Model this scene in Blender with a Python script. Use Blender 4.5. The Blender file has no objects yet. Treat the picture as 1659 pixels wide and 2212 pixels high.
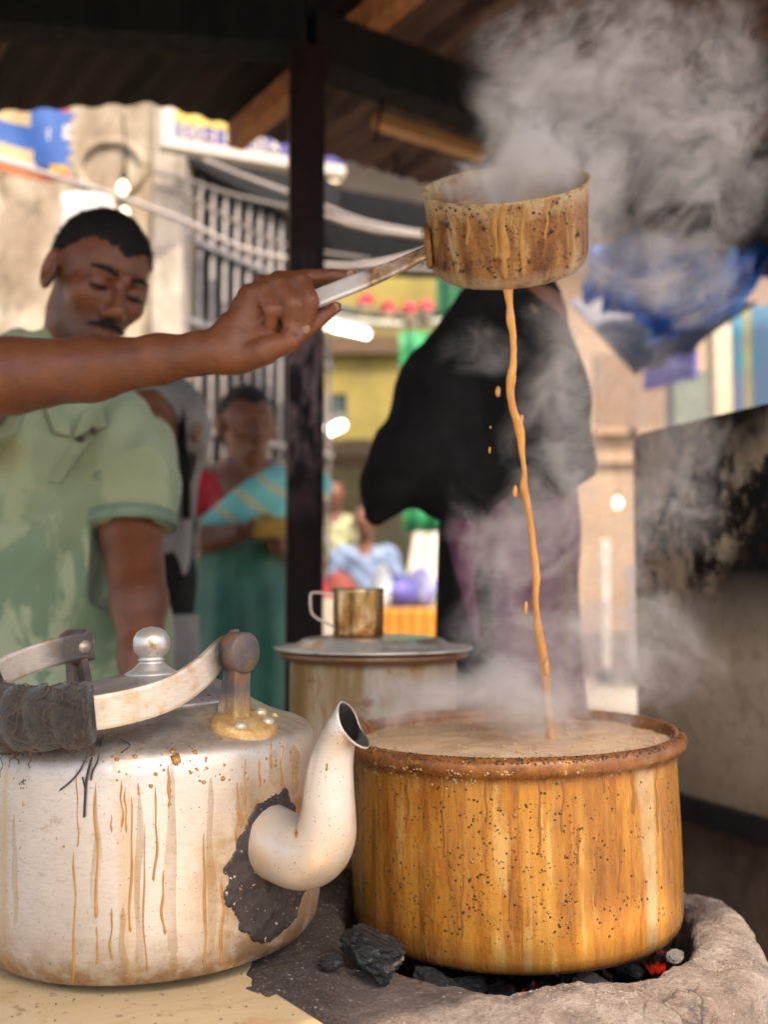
import bpy, bmesh, math, random
import numpy as np
from mathutils import Vector, Matrix
from mathutils.bvhtree import BVHTree
R = math.radians
sc = bpy.context.scene
COL = sc.collection
rng = np.random.default_rng(7)
random.seed(7)

# ------------------------------------------------------------------ camera
CZ = 1.10
F = 2200.0                      # focal length in units of a 1659 x 2212 picture
PITCH = math.atan((1255 - 1106) / F)
cam = bpy.data.cameras.new('camera')
cam.sensor_fit = 'VERTICAL'; cam.sensor_height = 36; cam.sensor_width = 27
cam.lens = 36 * F / 2212
cam.clip_start = 0.05; cam.clip_end = 400
cam.dof.use_dof = True; cam.dof.focus_distance = .92; cam.dof.aperture_fstop = 3.3
camo = bpy.data.objects.new('camera', cam); COL.objects.link(camo)
camo.location = (0, 0, CZ); camo.rotation_euler = (R(90) + PITCH, 0, 0)
sc.camera = camo

# ------------------------------------------------------------------ world, sun, exposure
SUN_EL, SUN_AZ = R(57), R(-22)    # sun high behind the camera, to the right
w = bpy.data.worlds.new('World'); sc.world = w; w.use_nodes = True
wn = w.node_tree.nodes; wl = w.node_tree.links
sky = wn.new('ShaderNodeTexSky'); sky.sky_type = 'NISHITA'; sky.sun_disc = False
sky.sun_elevation = SUN_EL; sky.sun_rotation = R(180) + SUN_AZ
sky.dust_density = 4.0; sky.air_density = 0.8; sky.ozone_density = 0.6
wn['Background'].inputs['Strength'].default_value = 0.15
wl.new(sky.outputs[0], wn['Background'].inputs['Color'])
sl = bpy.data.lights.new('sun', 'SUN'); sl.energy = 2.2; sl.angle = R(0.5); sl.color = (1, .93, .82)
so = bpy.data.objects.new('sun', sl); COL.objects.link(so)
# direction the light travels: away from behind the camera, downwards
sd = Vector((math.sin(SUN_AZ) * math.cos(SUN_EL), math.cos(SUN_AZ) * math.cos(SUN_EL), -math.sin(SUN_EL)))
so.rotation_euler = sd.to_track_quat('-Z', 'Y').to_euler(); so.location = (0, -3, 6)
vs = sc.view_settings
vs.view_transform = 'Standard'; vs.look = 'None'; vs.gamma = 1; vs.exposure = 1.5
vs.use_curve_mapping = False
vs.use_white_balance = True; vs.white_balance_temperature = 7100; vs.white_balance_tint = 10
sc.render.engine = 'CYCLES'
cy = sc.cycles
cy.use_denoising = True; cy.denoiser = 'OPENIMAGEDENOISE'
try: cy.denoising_input_passes = 'RGB_ALBEDO_NORMAL'
except Exception: pass
cy.max_bounces = 6; cy.diffuse_bounces = 3; cy.glossy_bounces = 3; cy.transmission_bounces = 4
cy.volume_bounces = 2; cy.transparent_max_bounces = 12
cy.volume_step_rate = 2.0; cy.volume_max_steps = 256
cy.caustics_reflective = False; cy.caustics_refractive = False; cy.sample_clamp_indirect = 6
cy.use_adaptive_sampling = True; cy.adaptive_threshold = .02; cy.adaptive_min_samples = 24

# ------------------------------------------------------------------ geometry helpers
def P(dx, dy, Y):
    """place in the world seen at (dx, dy) of the 1659 x 2212 picture, Y metres ahead"""
    x = (dx - 829.5) / F; u = (1106 - dy) / F
    y = math.cos(PITCH) - u * math.sin(PITCH); z = math.sin(PITCH) + u * math.cos(PITCH)
    return np.array((x / y * Y, Y, CZ + z / y * Y))

def root(name, loc, label=None, cat=None, group=None, rot=None):
    o = bpy.data.objects.new(name, None); COL.objects.link(o)
    o.location = tuple(loc); o.empty_display_size = .05
    if rot is not None: o.rotation_euler = rot
    tag(o, label, cat, group); return o

def tag(o, label=None, cat=None, group=None, kind=None):
    if label: o['label'] = label
    if cat: o['category'] = cat
    if group: o['group'] = group
    if kind: o['kind'] = kind
    return o

def mesh(name, V, Fc, mat=None, parent=None, smooth=True, local=True, top=None, mats=None, fm=None):
    """one mesh object. local=False: V in world space, shifted to the top thing's base"""
    V = np.asarray(V, float)
    if not local:
        t = top or parent
        while t is not None and t.parent is not None: t = t.parent
        if t is not None: V = V - np.array(t.location)
    m = bpy.data.meshes.new(name)
    m.from_pydata(V.tolist(), [], [tuple(int(i) for i in f) for f in Fc] if not isinstance(Fc, np.ndarray) else Fc.tolist())
    if smooth: m.shade_smooth()
    if mats:
        for k in mats: m.materials.append(k)
        m.polygons.foreach_set('material_index', np.asarray(fm, dtype=np.int32))
    elif mat: m.materials.append(mat)
    m.update()
    o = bpy.data.objects.new(name, m); COL.objects.link(o)
    if parent is not None: o.parent = parent
    return o

def world_mesh(name, V, Fc, mat, base=None, **k):
    """single-mesh thing with its origin at base"""
    V = np.asarray(V, float)
    if base is None: base = ((V[:, 0].min() + V[:, 0].max()) / 2, (V[:, 1].min() + V[:, 1].max()) / 2, V[:, 2].min())
    o = mesh(name, V - np.array(base), Fc, mat, **k); o.location = tuple(base); return o

def box(c, s, rz=0.0, bev=0.0):
    bm = bmesh.new(); bmesh.ops.create_cube(bm, size=1)
    for v in bm.verts: v.co = Vector((v.co.x * s[0], v.co.y * s[1], v.co.z * s[2]))
    if bev: bmesh.ops.bevel(bm, geom=bm.edges[:], offset=bev, segments=2, affect='EDGES', profile=.6)
    M = Matrix.Translation(Vector(c)) @ Matrix.Rotation(rz, 4, 'Z')
    bmesh.ops.transform(bm, matrix=M, verts=bm.verts)
    V = [tuple(v.co) for v in bm.verts]; bm.verts.index_update()
    Fc = [[v.index for v in f.verts] for f in bm.faces]; bm.free(); return V, Fc

def bar(a, b, wd, th, up=(0, 0, 1), bev=0.0):
    """rectangular bar from a to b; wd across, th along up"""
    a = Vector(a); b = Vector(b); d = b - a; L = d.length; d.normalize()
    s = d.cross(Vector(up)).normalized(); u = s.cross(d)
    V, Fc = box((0, 0, 0), (L, wd, th), 0, bev)
    m = (a + b) / 2
    return [tuple(m + d * v[0] + s * v[1] + u * v[2]) for v in V], Fc

def join(parts):
    V = []; Fc = []
    for v, f in parts:
        n = len(V); V += [tuple(x) for x in v]; Fc += [[i + n for i in q] for q in f]
    return V, Fc

def lathe(prof, seg=64, close=False, fn=None):
    prof = np.array(prof, float); n = len(prof)
    th = np.arange(seg) * 2 * np.pi / seg
    r = prof[:, 0][:, None]; z = np.repeat(prof[:, 1][:, None], seg, 1)
    V = np.stack([r * np.cos(th), r * np.sin(th), z], -1).reshape(-1, 3)
    Fc = []
    for i in range(n - 1):
        for j in range(seg):
            k = (j + 1) % seg
            Fc.append((i * seg + j, i * seg + k, (i + 1) * seg + k, (i + 1) * seg + j))
    if prof[0, 0] < 1e-6 or close: pass
    return V, Fc

def catmull(pts, n=8):
    pts = [np.array(p, float) for p in pts]
    ext = [2 * pts[0] - pts[1]] + pts + [2 * pts[-1] - pts[-2]]
    out = []
    for i in range(1, len(ext) - 2):
        p0, p1, p2, p3 = ext[i - 1:i + 3]
        for t in np.linspace(0, 1, n, endpoint=False):
            out.append(.5 * ((2 * p1) + (-p0 + p2) * t + (2 * p0 - 5 * p1 + 4 * p2 - p3) * t * t + (-p0 + 3 * p1 - 3 * p2 + p3) * t ** 3))
    out.append(pts[-1]); return np.array(out)

def tube(pts, rad, seg=12, caps=True, up=(0, 0, 1), sx=1.0, sy=1.0):
    pts = np.array(pts, float); n = len(pts)
    rad = np.broadcast_to(np.array(rad, float), (n,))
    V = []; prev = None
    for i in range(n):
        t = pts[min(i + 1, n - 1)] - pts[max(i - 1, 0)]; t = t / (np.linalg.norm(t) + 1e-12)
        if prev is None:
            a = np.cross(t, up)
            if np.linalg.norm(a) < 1e-3: a = np.cross(t, (1, 0, 0))
        else: a = prev - t * np.dot(prev, t)
        a = a / np.linalg.norm(a); prev = a; b = np.cross(a, t)
        for j in range(seg):
            q = 2 * math.pi * j / seg
            V.append(pts[i] + rad[i] * (sx * math.cos(q) * a + sy * math.sin(q) * b))
    Fc = [(i * seg + j, (i + 1) * seg + j, (i + 1) * seg + (j + 1) % seg, i * seg + (j + 1) % seg) for i in range(n - 1) for j in range(seg)]
    if caps: Fc += [tuple(range(seg)), tuple((n - 1) * seg + j for j in reversed(range(seg)))]
    return np.array(V), Fc

def grid(nu, nv, fn):
    V = [fn(i / nu, j / nv) for j in range(nv + 1) for i in range(nu + 1)]
    Fc = [(j * (nu + 1) + i, j * (nu + 1) + i + 1, (j + 1) * (nu + 1) + i + 1, (j + 1) * (nu + 1) + i) for j in range(nv) for i in range(nu)]
    return V, Fc

def solidify(o, t, off=0.0):
    m = o.modifiers.new('thickness', 'SOLIDIFY'); m.thickness = t; m.offset = off; return o

# --- value noise
_perm = np.random.default_rng(3).random(4096)
def vnoise(p, s=1.0, seed=0):
    q = np.asarray(p) * s + 37.3 * seed; i = np.floor(q).astype(np.int64); f = q - i; f = f * f * (3 - 2 * f)
    def h(a, b, c): return _perm[(a * 73856093 ^ b * 19349663 ^ c * 83492791) & 4095]
    x, y, z = i[..., 0], i[..., 1], i[..., 2]; r = 0
    for dx in (0, 1):
        for dy in (0, 1):
            for dz in (0, 1):
                r = r + h(x + dx, y + dy, z + dz) * (f[..., 0] if dx else 1 - f[..., 0]) * (f[..., 1] if dy else 1 - f[..., 1]) * (f[..., 2] if dz else 1 - f[..., 2])
    return r * 2 - 1
def fbm(p, s=1.0, o=3, seed=0):
    r = 0; a = 1
    for k in range(o): r = r + a * vnoise(p, s * 2 ** k, seed + k); a *= .5
    return r

# --- signed distance shapes and a surface-nets mesher (used for bodies and cloth)
def cone(p, a, b, ra, rb):
    a = np.asarray(a, float); b = np.asarray(b, float); ba = b - a
    t = np.clip((p - a) @ ba / (ba @ ba + 1e-12), 0, 1)
    return np.linalg.norm(p - a - t[:, None] * ba, axis=1) - (ra + (rb - ra) * t)
def chain(p, pts, k=0.0):
    d = None
    for (a, b) in zip(pts[:-1], pts[1:]):
        e = cone(p, a[:3], b[:3], a[3], b[3]); d = e if d is None else (smin(d, e, k) if k else np.minimum(d, e))
    return d
def ell(p, c, r):
    q = p - np.asarray(c); r = np.asarray(r, float)
    k0 = np.linalg.norm(q / r, axis=1); k1 = np.linalg.norm(q / (r * r), axis=1) + 1e-9
    return k0 * (k0 - 1) / k1
def smin(a, b, k):
    h = np.clip(.5 + .5 * (b - a) / k, 0, 1); return b + (a - b) * h - k * h * (1 - h)
def smax(a, b, k): return -smin(-a, -b, k)

def near_only(p, f, c, r, m=.05):
    """evaluate f only near its bounding ball; a safe bound elsewhere"""
    d = np.linalg.norm(p - np.asarray(c), axis=1) - r; out = np.maximum(d, m); k = d < m
    if k.any(): out[k] = f(p[k])
    return out
def sdf(f, lo, hi, h, B=12, slack=1.25):
    lo = np.array(lo, float); hi = np.array(hi, float)
    n = np.ceil((hi - lo) / h / B).astype(int) * B
    V = np.full(n + 1, 1.0, np.float32)
    bc = np.stack(np.meshgrid(*[np.arange(0, n[k], B) for k in range(3)], indexing='ij'), -1).reshape(-1, 3)
    dc = f(lo + (bc + B / 2) * h)
    rad = B * h * .87 * slack
    for b in bc[dc < -rad]: V[b[0]:b[0] + B + 1, b[1]:b[1] + B + 1, b[2]:b[2] + B + 1] = -1
    act = bc[np.abs(dc) <= rad]
    loc = np.stack(np.meshgrid(*[np.arange(B + 1)] * 3, indexing='ij'), -1).reshape(-1, 3)
    CH = 64
    for s in range(0, len(act), CH):
        A = act[s:s + CH]
        g = (A[:, None, :] + loc[None]).reshape(-1, 3)
        V[g[:, 0], g[:, 1], g[:, 2]] = f(lo + g * h)
    S = V < 0
    c = sum(S[i:S.shape[0] - 1 + i, j:S.shape[1] - 1 + j, k:S.shape[2] - 1 + k].astype(np.int8) for i in (0, 1) for j in (0, 1) for k in (0, 1))
    am = (c > 0) & (c < 8); ai = np.argwhere(am)
    idx = np.full(am.shape, -1, np.int64); idx[am] = np.arange(len(ai))
    acc = np.zeros((len(ai), 3)); cnt = np.zeros(len(ai))
    cs = [(i, j, k) for i in (0, 1) for j in (0, 1) for k in (0, 1)]
    for a in cs:
        for ax in range(3):
            if a[ax]: continue
            b = list(a); b[ax] = 1
            va = V[ai[:, 0] + a[0], ai[:, 1] + a[1], ai[:, 2] + a[2]]; vb = V[ai[:, 0] + b[0], ai[:, 1] + b[1], ai[:, 2] + b[2]]
            m = (va < 0) != (vb < 0); t = va[m] / (va[m] - vb[m])
            pos = ai[m] + np.array(a, float); pos[:, ax] += t
            acc[m] += pos; cnt[m] += 1
    verts = lo + h * acc / np.maximum(cnt, 1)[:, None]
    Q = []
    for ax in range(3):
        o1, o2 = (ax + 1) % 3, (ax + 2) % 3
        sl0 = [slice(None)] * 3; sl1 = [slice(None)] * 3; sl0[ax] = slice(0, -1); sl1[ax] = slice(1, None)
        A = S[tuple(sl0)]; Bb = S[tuple(sl1)]
        e = np.argwhere(A != Bb); e = e[(e[:, o1] > 0) & (e[:, o2] > 0) & (e[:, o1] < am.shape[o1]) & (e[:, o2] < am.shape[o2])]
        ins = A[e[:, 0], e[:, 1], e[:, 2]]
        def at(d1, d2):
            q = e.copy(); q[:, o1] += d1; q[:, o2] += d2; return idx[q[:, 0], q[:, 1], q[:, 2]]
        q = np.stack([at(-1, -1), at(0, -1), at(0, 0), at(-1, 0)], 1)
        q[~ins] = q[~ins][:, ::-1]; Q.append(q)
    Q = np.concatenate(Q); Q = Q[(Q >= 0).all(1)]
    return verts, Q

# ------------------------------------------------------------------ material helpers
class NT:
    def __init__(s, name):
        s.m = bpy.data.materials.new(name); s.m.use_nodes = True
        s.t = s.m.node_tree; s.n = s.t.nodes; s.l = s.t.links; s.b = s.n['Principled BSDF']
        s.co = s.n.new('ShaderNodeTexCoord').outputs['Object']
    def put(s, sock, v):
        if hasattr(v, 'links') or isinstance(v, bpy.types.NodeSocket): s.l.new(v, sock)
        else: sock.default_value = v
    def set(s, **k):
        al = dict(base='Base Color', rough='Roughness', metal='Metallic', ecol='Emission Color', estr='Emission Strength', spec='Specular IOR Level',
                  sss='Subsurface Weight', sssr='Subsurface Radius', ssss='Subsurface Scale', trans='Transmission Weight', alpha='Alpha', coat='Coat Weight', normal='Normal', sheen='Sheen Weight', ior='IOR', coatr='Coat Roughness')
        for a, v in k.items(): s.put(s.b.inputs[al[a]], c4(v) if isinstance(v, tuple) and len(v) == 3 and a != 'sssr' else v)
        return s
    def math(s, op, a, b=0.0, c=None, clamp=False):
        n = s.n.new('ShaderNodeMath'); n.operation = op; n.use_clamp = clamp
        s.put(n.inputs[0], a); s.put(n.inputs[1], b)
        if c is not None: s.put(n.inputs[2], c)
        return n.outputs[0]
    def noise(s, scale, detail=4, rough=.55, vec=None, dist=0.0, out=0):
        n = s.n.new('ShaderNodeTexNoise'); n.inputs['Scale'].default_value = scale; n.inputs['Detail'].default_value = detail
        n.inputs['Roughness'].default_value = rough; n.inputs['Distortion'].default_value = dist
        s.l.new(vec or s.co, n.inputs['Vector']); return n.outputs[out]
    def vor(s, scale, vec=None, feature='F1', rnd=1.0):
        n = s.n.new('ShaderNodeTexVoronoi'); n.feature = feature; n.inputs['Scale'].default_value = scale; n.inputs['Randomness'].default_value = rnd
        s.l.new(vec or s.co, n.inputs['Vector']); return n.outputs['Distance']
    def mapv(s, scale=(1, 1, 1), rot=(0, 0, 0), loc=(0, 0, 0), vec=None):
        n = s.n.new('ShaderNodeMapping'); n.inputs['Scale'].default_value = scale; n.inputs['Rotation'].default_value = rot; n.inputs['Location'].default_value = loc
        s.l.new(vec or s.co, n.inputs['Vector']); return n.outputs[0]
    def sep(s, vec=None):
        n = s.n.new('ShaderNodeSeparateXYZ'); s.l.new(vec or s.co, n.inputs[0]); return n.outputs
    def comb(s, x, y, z):
        n = s.n.new('ShaderNodeCombineXYZ'); s.put(n.inputs[0], x); s.put(n.inputs[1], y); s.put(n.inputs[2], z); return n.outputs[0]
    def cyl(s, r, sz):
        """unrolled cylinder coordinates: arc length, height * sz"""
        x, y, z = s.sep(); a = s.math('ARCTAN2', y, x)
        # cos/sin keep the seam closed
        return s.comb(s.math('MULTIPLY', s.math('COSINE', a), r), s.math('MULTIPLY', s.math('SINE', a), r), s.math('MULTIPLY', z, sz))
    def ramp(s, f, stops, interp='LINEAR'):
        n = s.n.new('ShaderNodeValToRGB'); n.color_ramp.interpolation = interp; e = n.color_ramp.elements
        while len(e) < len(stops): e.new(.5)
        for k, (p, c) in zip(e, stops):
            k.position = p; k.color = c4(c) if not isinstance(c, (int, float)) else (c, c, c, 1)
        s.l.new(f, n.inputs[0]); return n.outputs[0]
    def mix(s, f, a, b, mode='MIX'):
        n = s.n.new('ShaderNodeMix'); n.data_type = 'RGBA'; n.blend_type = mode
        s.put(n.inputs[0], f); s.put(n.inputs[6], c4(a) if isinstance(a, tuple) else a); s.put(n.inputs[7], c4(b) if isinstance(b, tuple) else b)
        return n.outputs[2]
    def rng(s, v, a, b, c=0.0, d=1.0):
        n = s.n.new('ShaderNodeMapRange'); s.put(n.inputs[0], v)
        for i, x in zip((1, 2, 3, 4), (a, b, c, d)): n.inputs[i].default_value = x
        return n.outputs[0]
    def bump(s, h, strength=.3, dist=.002):
        n = s.n.new('ShaderNodeBump'); n.inputs['Strength'].default_value = strength; n.inputs['Distance'].default_value = dist
        s.l.new(h, n.inputs['Height']); s.l.new(n.outputs[0], s.b.inputs['Normal']); return s
def c4(c): return (c[0], c[1], c[2], 1.0)

def plain(name, c, rough=.6, metal=0.0, var=.25, scale=12, bump=.0, bs=60, bd=.002, stretch=(1, 1, 1), c2=None, th=(.35, .65), **k):
    """base colour broken up by noise, with fine relief"""
    t = NT(name); v = t.mapv(stretch)
    dk = c2 or tuple(x * (1 - var) for x in c)
    f = t.noise(scale, 5, .6, v)
    t.set(base=t.ramp(f, [(th[0], dk), (th[1], c)]), metal=metal)
    t.set(rough=t.rng(t.noise(scale * 2.3, 3, .5, v), .3, .7, max(rough - .1, .02), min(rough + .1, 1)))
    if bump: t.bump(t.noise(bs, 5, .6, v), bump, bd)
    if k: t.set(**k)
    return t.m
def emit(name, c, s):
    t = NT(name); t.set(base=(.8, .8, .8), ecol=c, estr=s, rough=.5); return t.m

# ================================================================== SETTING
def flat(name, c, **k): return plain(name, c, **k)
# ground
t = NT('street_dust')
f = t.noise(.9, 6, .6); g = t.noise(14, 5, .6)
t.set(base=t.mix(t.rng(g, .35, .65), t.ramp(f, [(.35, (.22, .18, .14)), (.65, (.40, .34, .28))]), (.32, .275, .225)), rough=.9)
t.bump(g, .4, .01)
gv, gf = grid(40, 40, lambda u, v: ((u - .5) * 500, -120 + v * 420, 0))
gnd = mesh('ground', gv, gf, t.m, smooth=False); tag(gnd, kind='structure')

# ---- counter: marble slab on a masonry base, with a bay where the clay stove is let in
CT = 0.763
t = NT('cream_marble')
v = t.mapv((1, 2.2, 1), (0, 0, .5))
vein = t.noise(5, 8, .65, v, 1.6); st = t.noise(9, 6, .6); fine = t.noise(90, 3, .5)
b = t.ramp(vein, [(.35, (.55, .385, .19)), (.5, (.67, .51, .30)), (.7, (.59, .42, .22))])
b = t.mix(t.rng(st, .56, .68), b, (.44, .24, .085))
b = t.mix(t.rng(fine, .66, .70, 0, .6), b, (.22, .13, .07))
t.set(base=b, rough=t.rng(st, .4, .6, .26, .5), spec=.5); t.bump(fine, .08, .001)
MARBLE = t.m
MASON = plain('sooty_masonry', (.24, .19, .15), .9, var=.5, scale=9, bump=.6, bs=30, bd=.01)
cb = root('serving_counter', (-.6, 1.0, 0), 'cream marble serving counter under the dented kettle', 'counter')
outline = [(-1.5, .50), (.015, .50), (-.022, .775), (-.115, .90), (-.105, 1.10), (-.06, 1.29), (.03, 1.345), (.14, 1.36), (.14, 1.56), (-1.5, 1.56)]
def prism(out, z0, z1, bev=0):
    bm = bmesh.new(); vs = [bm.verts.new((x, y, z0)) for x, y in out]; f0 = bm.faces.new(vs)
    r = bmesh.ops.extrude_face_region(bm, geom=[f0]); nv = [g for g in r['geom'] if isinstance(g, bmesh.types.BMVert)]
    for q in nv: q.co.z = z1
    bmesh.ops.recalc_face_normals(bm, faces=bm.faces)
    if bev:
        es = [e for e in bm.edges if abs(e.verts[0].co.z - z1) < 1e-6 and abs(e.verts[1].co.z - z1) < 1e-6]
        bmesh.ops.bevel(bm, geom=es, offset=bev, segments=3, affect='EDGES')
    bm.verts.index_update(); V = [tuple(q.co) for q in bm.verts]; Fc = [[q.index for q in f.verts] for f in bm.faces]; bm.free(); return V, Fc
mesh('marble_slab', *prism(outline, CT - .035, CT, .004), MARBLE, cb, smooth=False, local=False)
mesh('base', *prism([(x * .985 + .0, y + (.02 if y < .6 else -.0)) for x, y in outline], .0, CT - .037), MASON, cb, smooth=False, local=False)

# ---- stall roof: beams, rafters and corrugated sheets, turned 35 degrees to the view
O = np.array((-.1725, 2.2, 0)); U = np.array((.814, .581, 0)); W = np.array((-.581, .814, 0))
def rz(s): return 2.37 + (.72 - s) * .05
def RP(a, s, dz=0): p = O + U * a + W * s; p[2] = rz(s) + dz; return p
SHEET = [NT('rusty_sheet'), NT('rusty_sheet_pale')]
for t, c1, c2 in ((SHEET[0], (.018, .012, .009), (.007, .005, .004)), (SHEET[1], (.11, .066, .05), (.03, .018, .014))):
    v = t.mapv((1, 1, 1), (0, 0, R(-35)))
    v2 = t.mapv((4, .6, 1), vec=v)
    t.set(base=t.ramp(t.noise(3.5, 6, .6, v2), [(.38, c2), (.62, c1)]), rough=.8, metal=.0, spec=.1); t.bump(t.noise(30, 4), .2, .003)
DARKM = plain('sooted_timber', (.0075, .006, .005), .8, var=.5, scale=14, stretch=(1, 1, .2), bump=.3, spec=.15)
WOODO = plain('orange_timber', (.34, .135, .045), .7, var=.45, scale=9, stretch=(3, 3, 3), bump=.25)
roof = root('stall_roof', (O[0], O[1], 2.2), 'dark corrugated stall roof on timber rafters above the tea stand', 'roof')
k = 0; a0 = -2.7
while a0 < 4.4:
    wd = .78; n = int(wd / .019)
    s0 = -2.35 if a0 < .3 else -.9
    def fn(u, v, a0=a0, s0=s0, k=k):
        a = a0 + u * wd; s1 = .72 + .02 * math.sin(k * 2.3) + .8 * max(0, -(a + .06)); p = RP(a, s0 + (s1 - s0) * v, .006 * math.cos(2 * math.pi * (a / .076)) + .05 + .012 * (k % 2)); return tuple(p)
    V, Fc = grid(n, 4, fn)
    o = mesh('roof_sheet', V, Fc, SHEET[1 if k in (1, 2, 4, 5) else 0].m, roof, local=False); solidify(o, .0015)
    a0 += wd - .06; k += 1
for a, mt, wd in ((-2.3, DARKM, .06), (-1.55, DARKM, .07), (-.85, DARKM, .06), (.16, WOODO, .05), (1.25, DARKM, .06), (2.1, DARKM, .06), (3.0, DARKM, .06), (3.9, DARKM, .06)):
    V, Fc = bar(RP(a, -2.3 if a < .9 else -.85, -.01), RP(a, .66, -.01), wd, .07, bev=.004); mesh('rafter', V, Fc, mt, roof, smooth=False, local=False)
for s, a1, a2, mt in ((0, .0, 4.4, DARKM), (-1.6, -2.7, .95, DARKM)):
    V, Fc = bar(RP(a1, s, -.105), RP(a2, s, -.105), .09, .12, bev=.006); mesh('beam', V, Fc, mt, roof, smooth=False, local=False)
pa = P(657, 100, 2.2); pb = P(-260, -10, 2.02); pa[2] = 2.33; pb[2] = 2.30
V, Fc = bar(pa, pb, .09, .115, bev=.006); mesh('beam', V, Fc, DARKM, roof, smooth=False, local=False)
V, Fc = bar(RP(.42, .33, -.03), RP(.95, .33, -.03), .045, .035, bev=.003); mesh('batten', V, Fc, plain('pale_timber', (.42, .22, .09), .7, var=.3, bump=.2), roof, smooth=False, local=False)
for a in (-.35, .75, 1.7):
    V, Fc = bar(RP(a, -.9, .0), RP(a + .5, -.9, .0), .05, .05); mesh('batten', V, Fc, DARKM, roof, smooth=False, local=False)
for (x, y, l) in ((815, 160, .16), (850, 330, .05)):   # loose wire ends under the beam
    a = P(x, y, 2.35); V, Fc = tube([a, a + (.01, 0, -l * .5), a + (-.005, .01, -l)], .004, 6); mesh('wire_tail', V, Fc, DARKM, roof, local=False)

# ---- square post
t = NT('worn_brown_paint')
x, y, z = t.sep(); n = t.noise(16, 6, .65, t.mapv((1, 1, .35)))
worn = t.math('MULTIPLY', t.rng(n, .42, .6), t.rng(t.math('ABSOLUTE', t.math('SUBTRACT', z, 1.52)), .05, .3, 1, 0))
t.set(base=t.mix(worn, t.ramp(n, [(.3, (.005, .0035, .0035)), (.7, (.020, .009, .010))]), (.30, .21, .22)), rough=.5, spec=.12); t.bump(n, .25, .002)
post = root('roof_post', (O[0], O[1], 0), 'dark brown square post holding up the stall roof, behind the pouring hand', 'post')
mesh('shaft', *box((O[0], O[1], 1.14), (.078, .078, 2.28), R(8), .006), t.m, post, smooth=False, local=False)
mesh('base_plate', *box((O[0], O[1], .01), (.16, .16, .02), R(8)), DARKM, post, smooth=False, local=False)

# ---- plastered wall, left background
t = NT('peeling_plaster')
v = t.mapv((1, 1, .55)); n1 = t.noise(2.2, 8, .68, v, .6); n2 = t.noise(7, 7, .65, v, .4); n3 = t.noise(24, 5, .6)
x, y, z = t.sep()
b = t.ramp(n2, [(.36, (.13, .095, .065)), (.46, (.30, .24, .17)), (.57, (.44, .37, .28)), (.75, (.55, .50, .42))])
up = t.rng(z, 2.0, 2.6)
b = t.mix(t.math('MULTIPLY', t.rng(n1, .42, .62), t.math('ADD', .25, t.math('MULTIPLY', up, .75))), b, (.20, .145, .095))
b = t.mix(t.rng(t.noise(3.1, 6, .6, t.mapv((1, 1, .5), loc=(3, 1, 2))), .60, .66), b, (.075, .065, .05))
t.set(base=b, rough=.9); t.bump(n2, .5, .02)
PLASTER = t.m
wall = root('plaster_wall', (-2.4, 4.1, 0), 'peeling cream plaster wall behind the pouring man', 'wall')
mesh('wall_face', *box((-2.40, 4.12, 2.2), (3.2, .24, 4.4), 0, .01), PLASTER, wall, smooth=False, local=False)
mesh('pilaster', *box((-.86, 4.05, 2.2), (.12, .2, 4.4), 0, .012), plain('pilaster_plaster', (.52, .45, .37), .9, var=.45, scale=7, bump=.4, bs=20, bd=.01), wall, smooth=False, local=False)
# round relief above the man's head, and paper notices pasted under it
pc = P(240, 365, 4.0)
V, Fc = tube([pc + np.array((.13 * math.cos(q), -.005, .11 * math.sin(q))) for q in np.linspace(0, 2 * math.pi, 40)], .018, 8); mesh('plaster_ring', V, Fc, PLASTER, wall, local=False)
PAPER = plain('white_paper', (.62, .58, .57), .8, var=.08)
for (x, y, wx, hy, rr) in ((170, 470, .155, .20, .15), (228, 455, .075, .13, -.25)):
    c = P(x, y, 3.985); V, Fc = grid(4, 4, lambda u, v: (c[0] + (u - .5) * wx + (v - .5) * hy * math.sin(rr) * .4, c[1] - .012 * math.sin(u * 3) * v, c[2] + (v - .5) * hy))
    o = mesh('notice', V, Fc, PAPER, wall, local=False); solidify(o, .001)
LAMPG = emit('bulb_glass', (1, .78, .48), 1.6)
def bulb(x, y, Y, r, label):
    c = P(x, y, Y); rt = root('light_bulb', c, label, 'light bulb')
    V, Fc = lathe([(.0005, -r), (r * .6, -r * .8), (r, 0), (r * .85, r * .55), (r * .45, r * 1.1), (r * .4, r * 1.5), (.0005, r * 1.5)], 20); mesh('glass', V, Fc, LAMPG, rt)
    V, Fc = lathe([(.0005, r * 1.4), (r * .48, r * 1.4), (r * .48, r * 2.6), (.0005, r * 2.6)], 16); mesh('cap', V, Fc, DARKM, rt)
    V, Fc = tube([(0, 0, r * 2.5), (.01, .0, r * 6), (-.01, .02, r * 14)], .004, 6); mesh('flex', V, Fc, DARKM, rt)
bulb(265, 408, 3.9, .022, 'upper of the two small bulbs hanging in front of the plaster wall')
bulb(268, 462, 3.9, .018, 'lower of the two small bulbs, just above the man with the moustache')
bulb(725, 372, 4.6, .045, 'large pale lamp glowing just right of the roof post')

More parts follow.
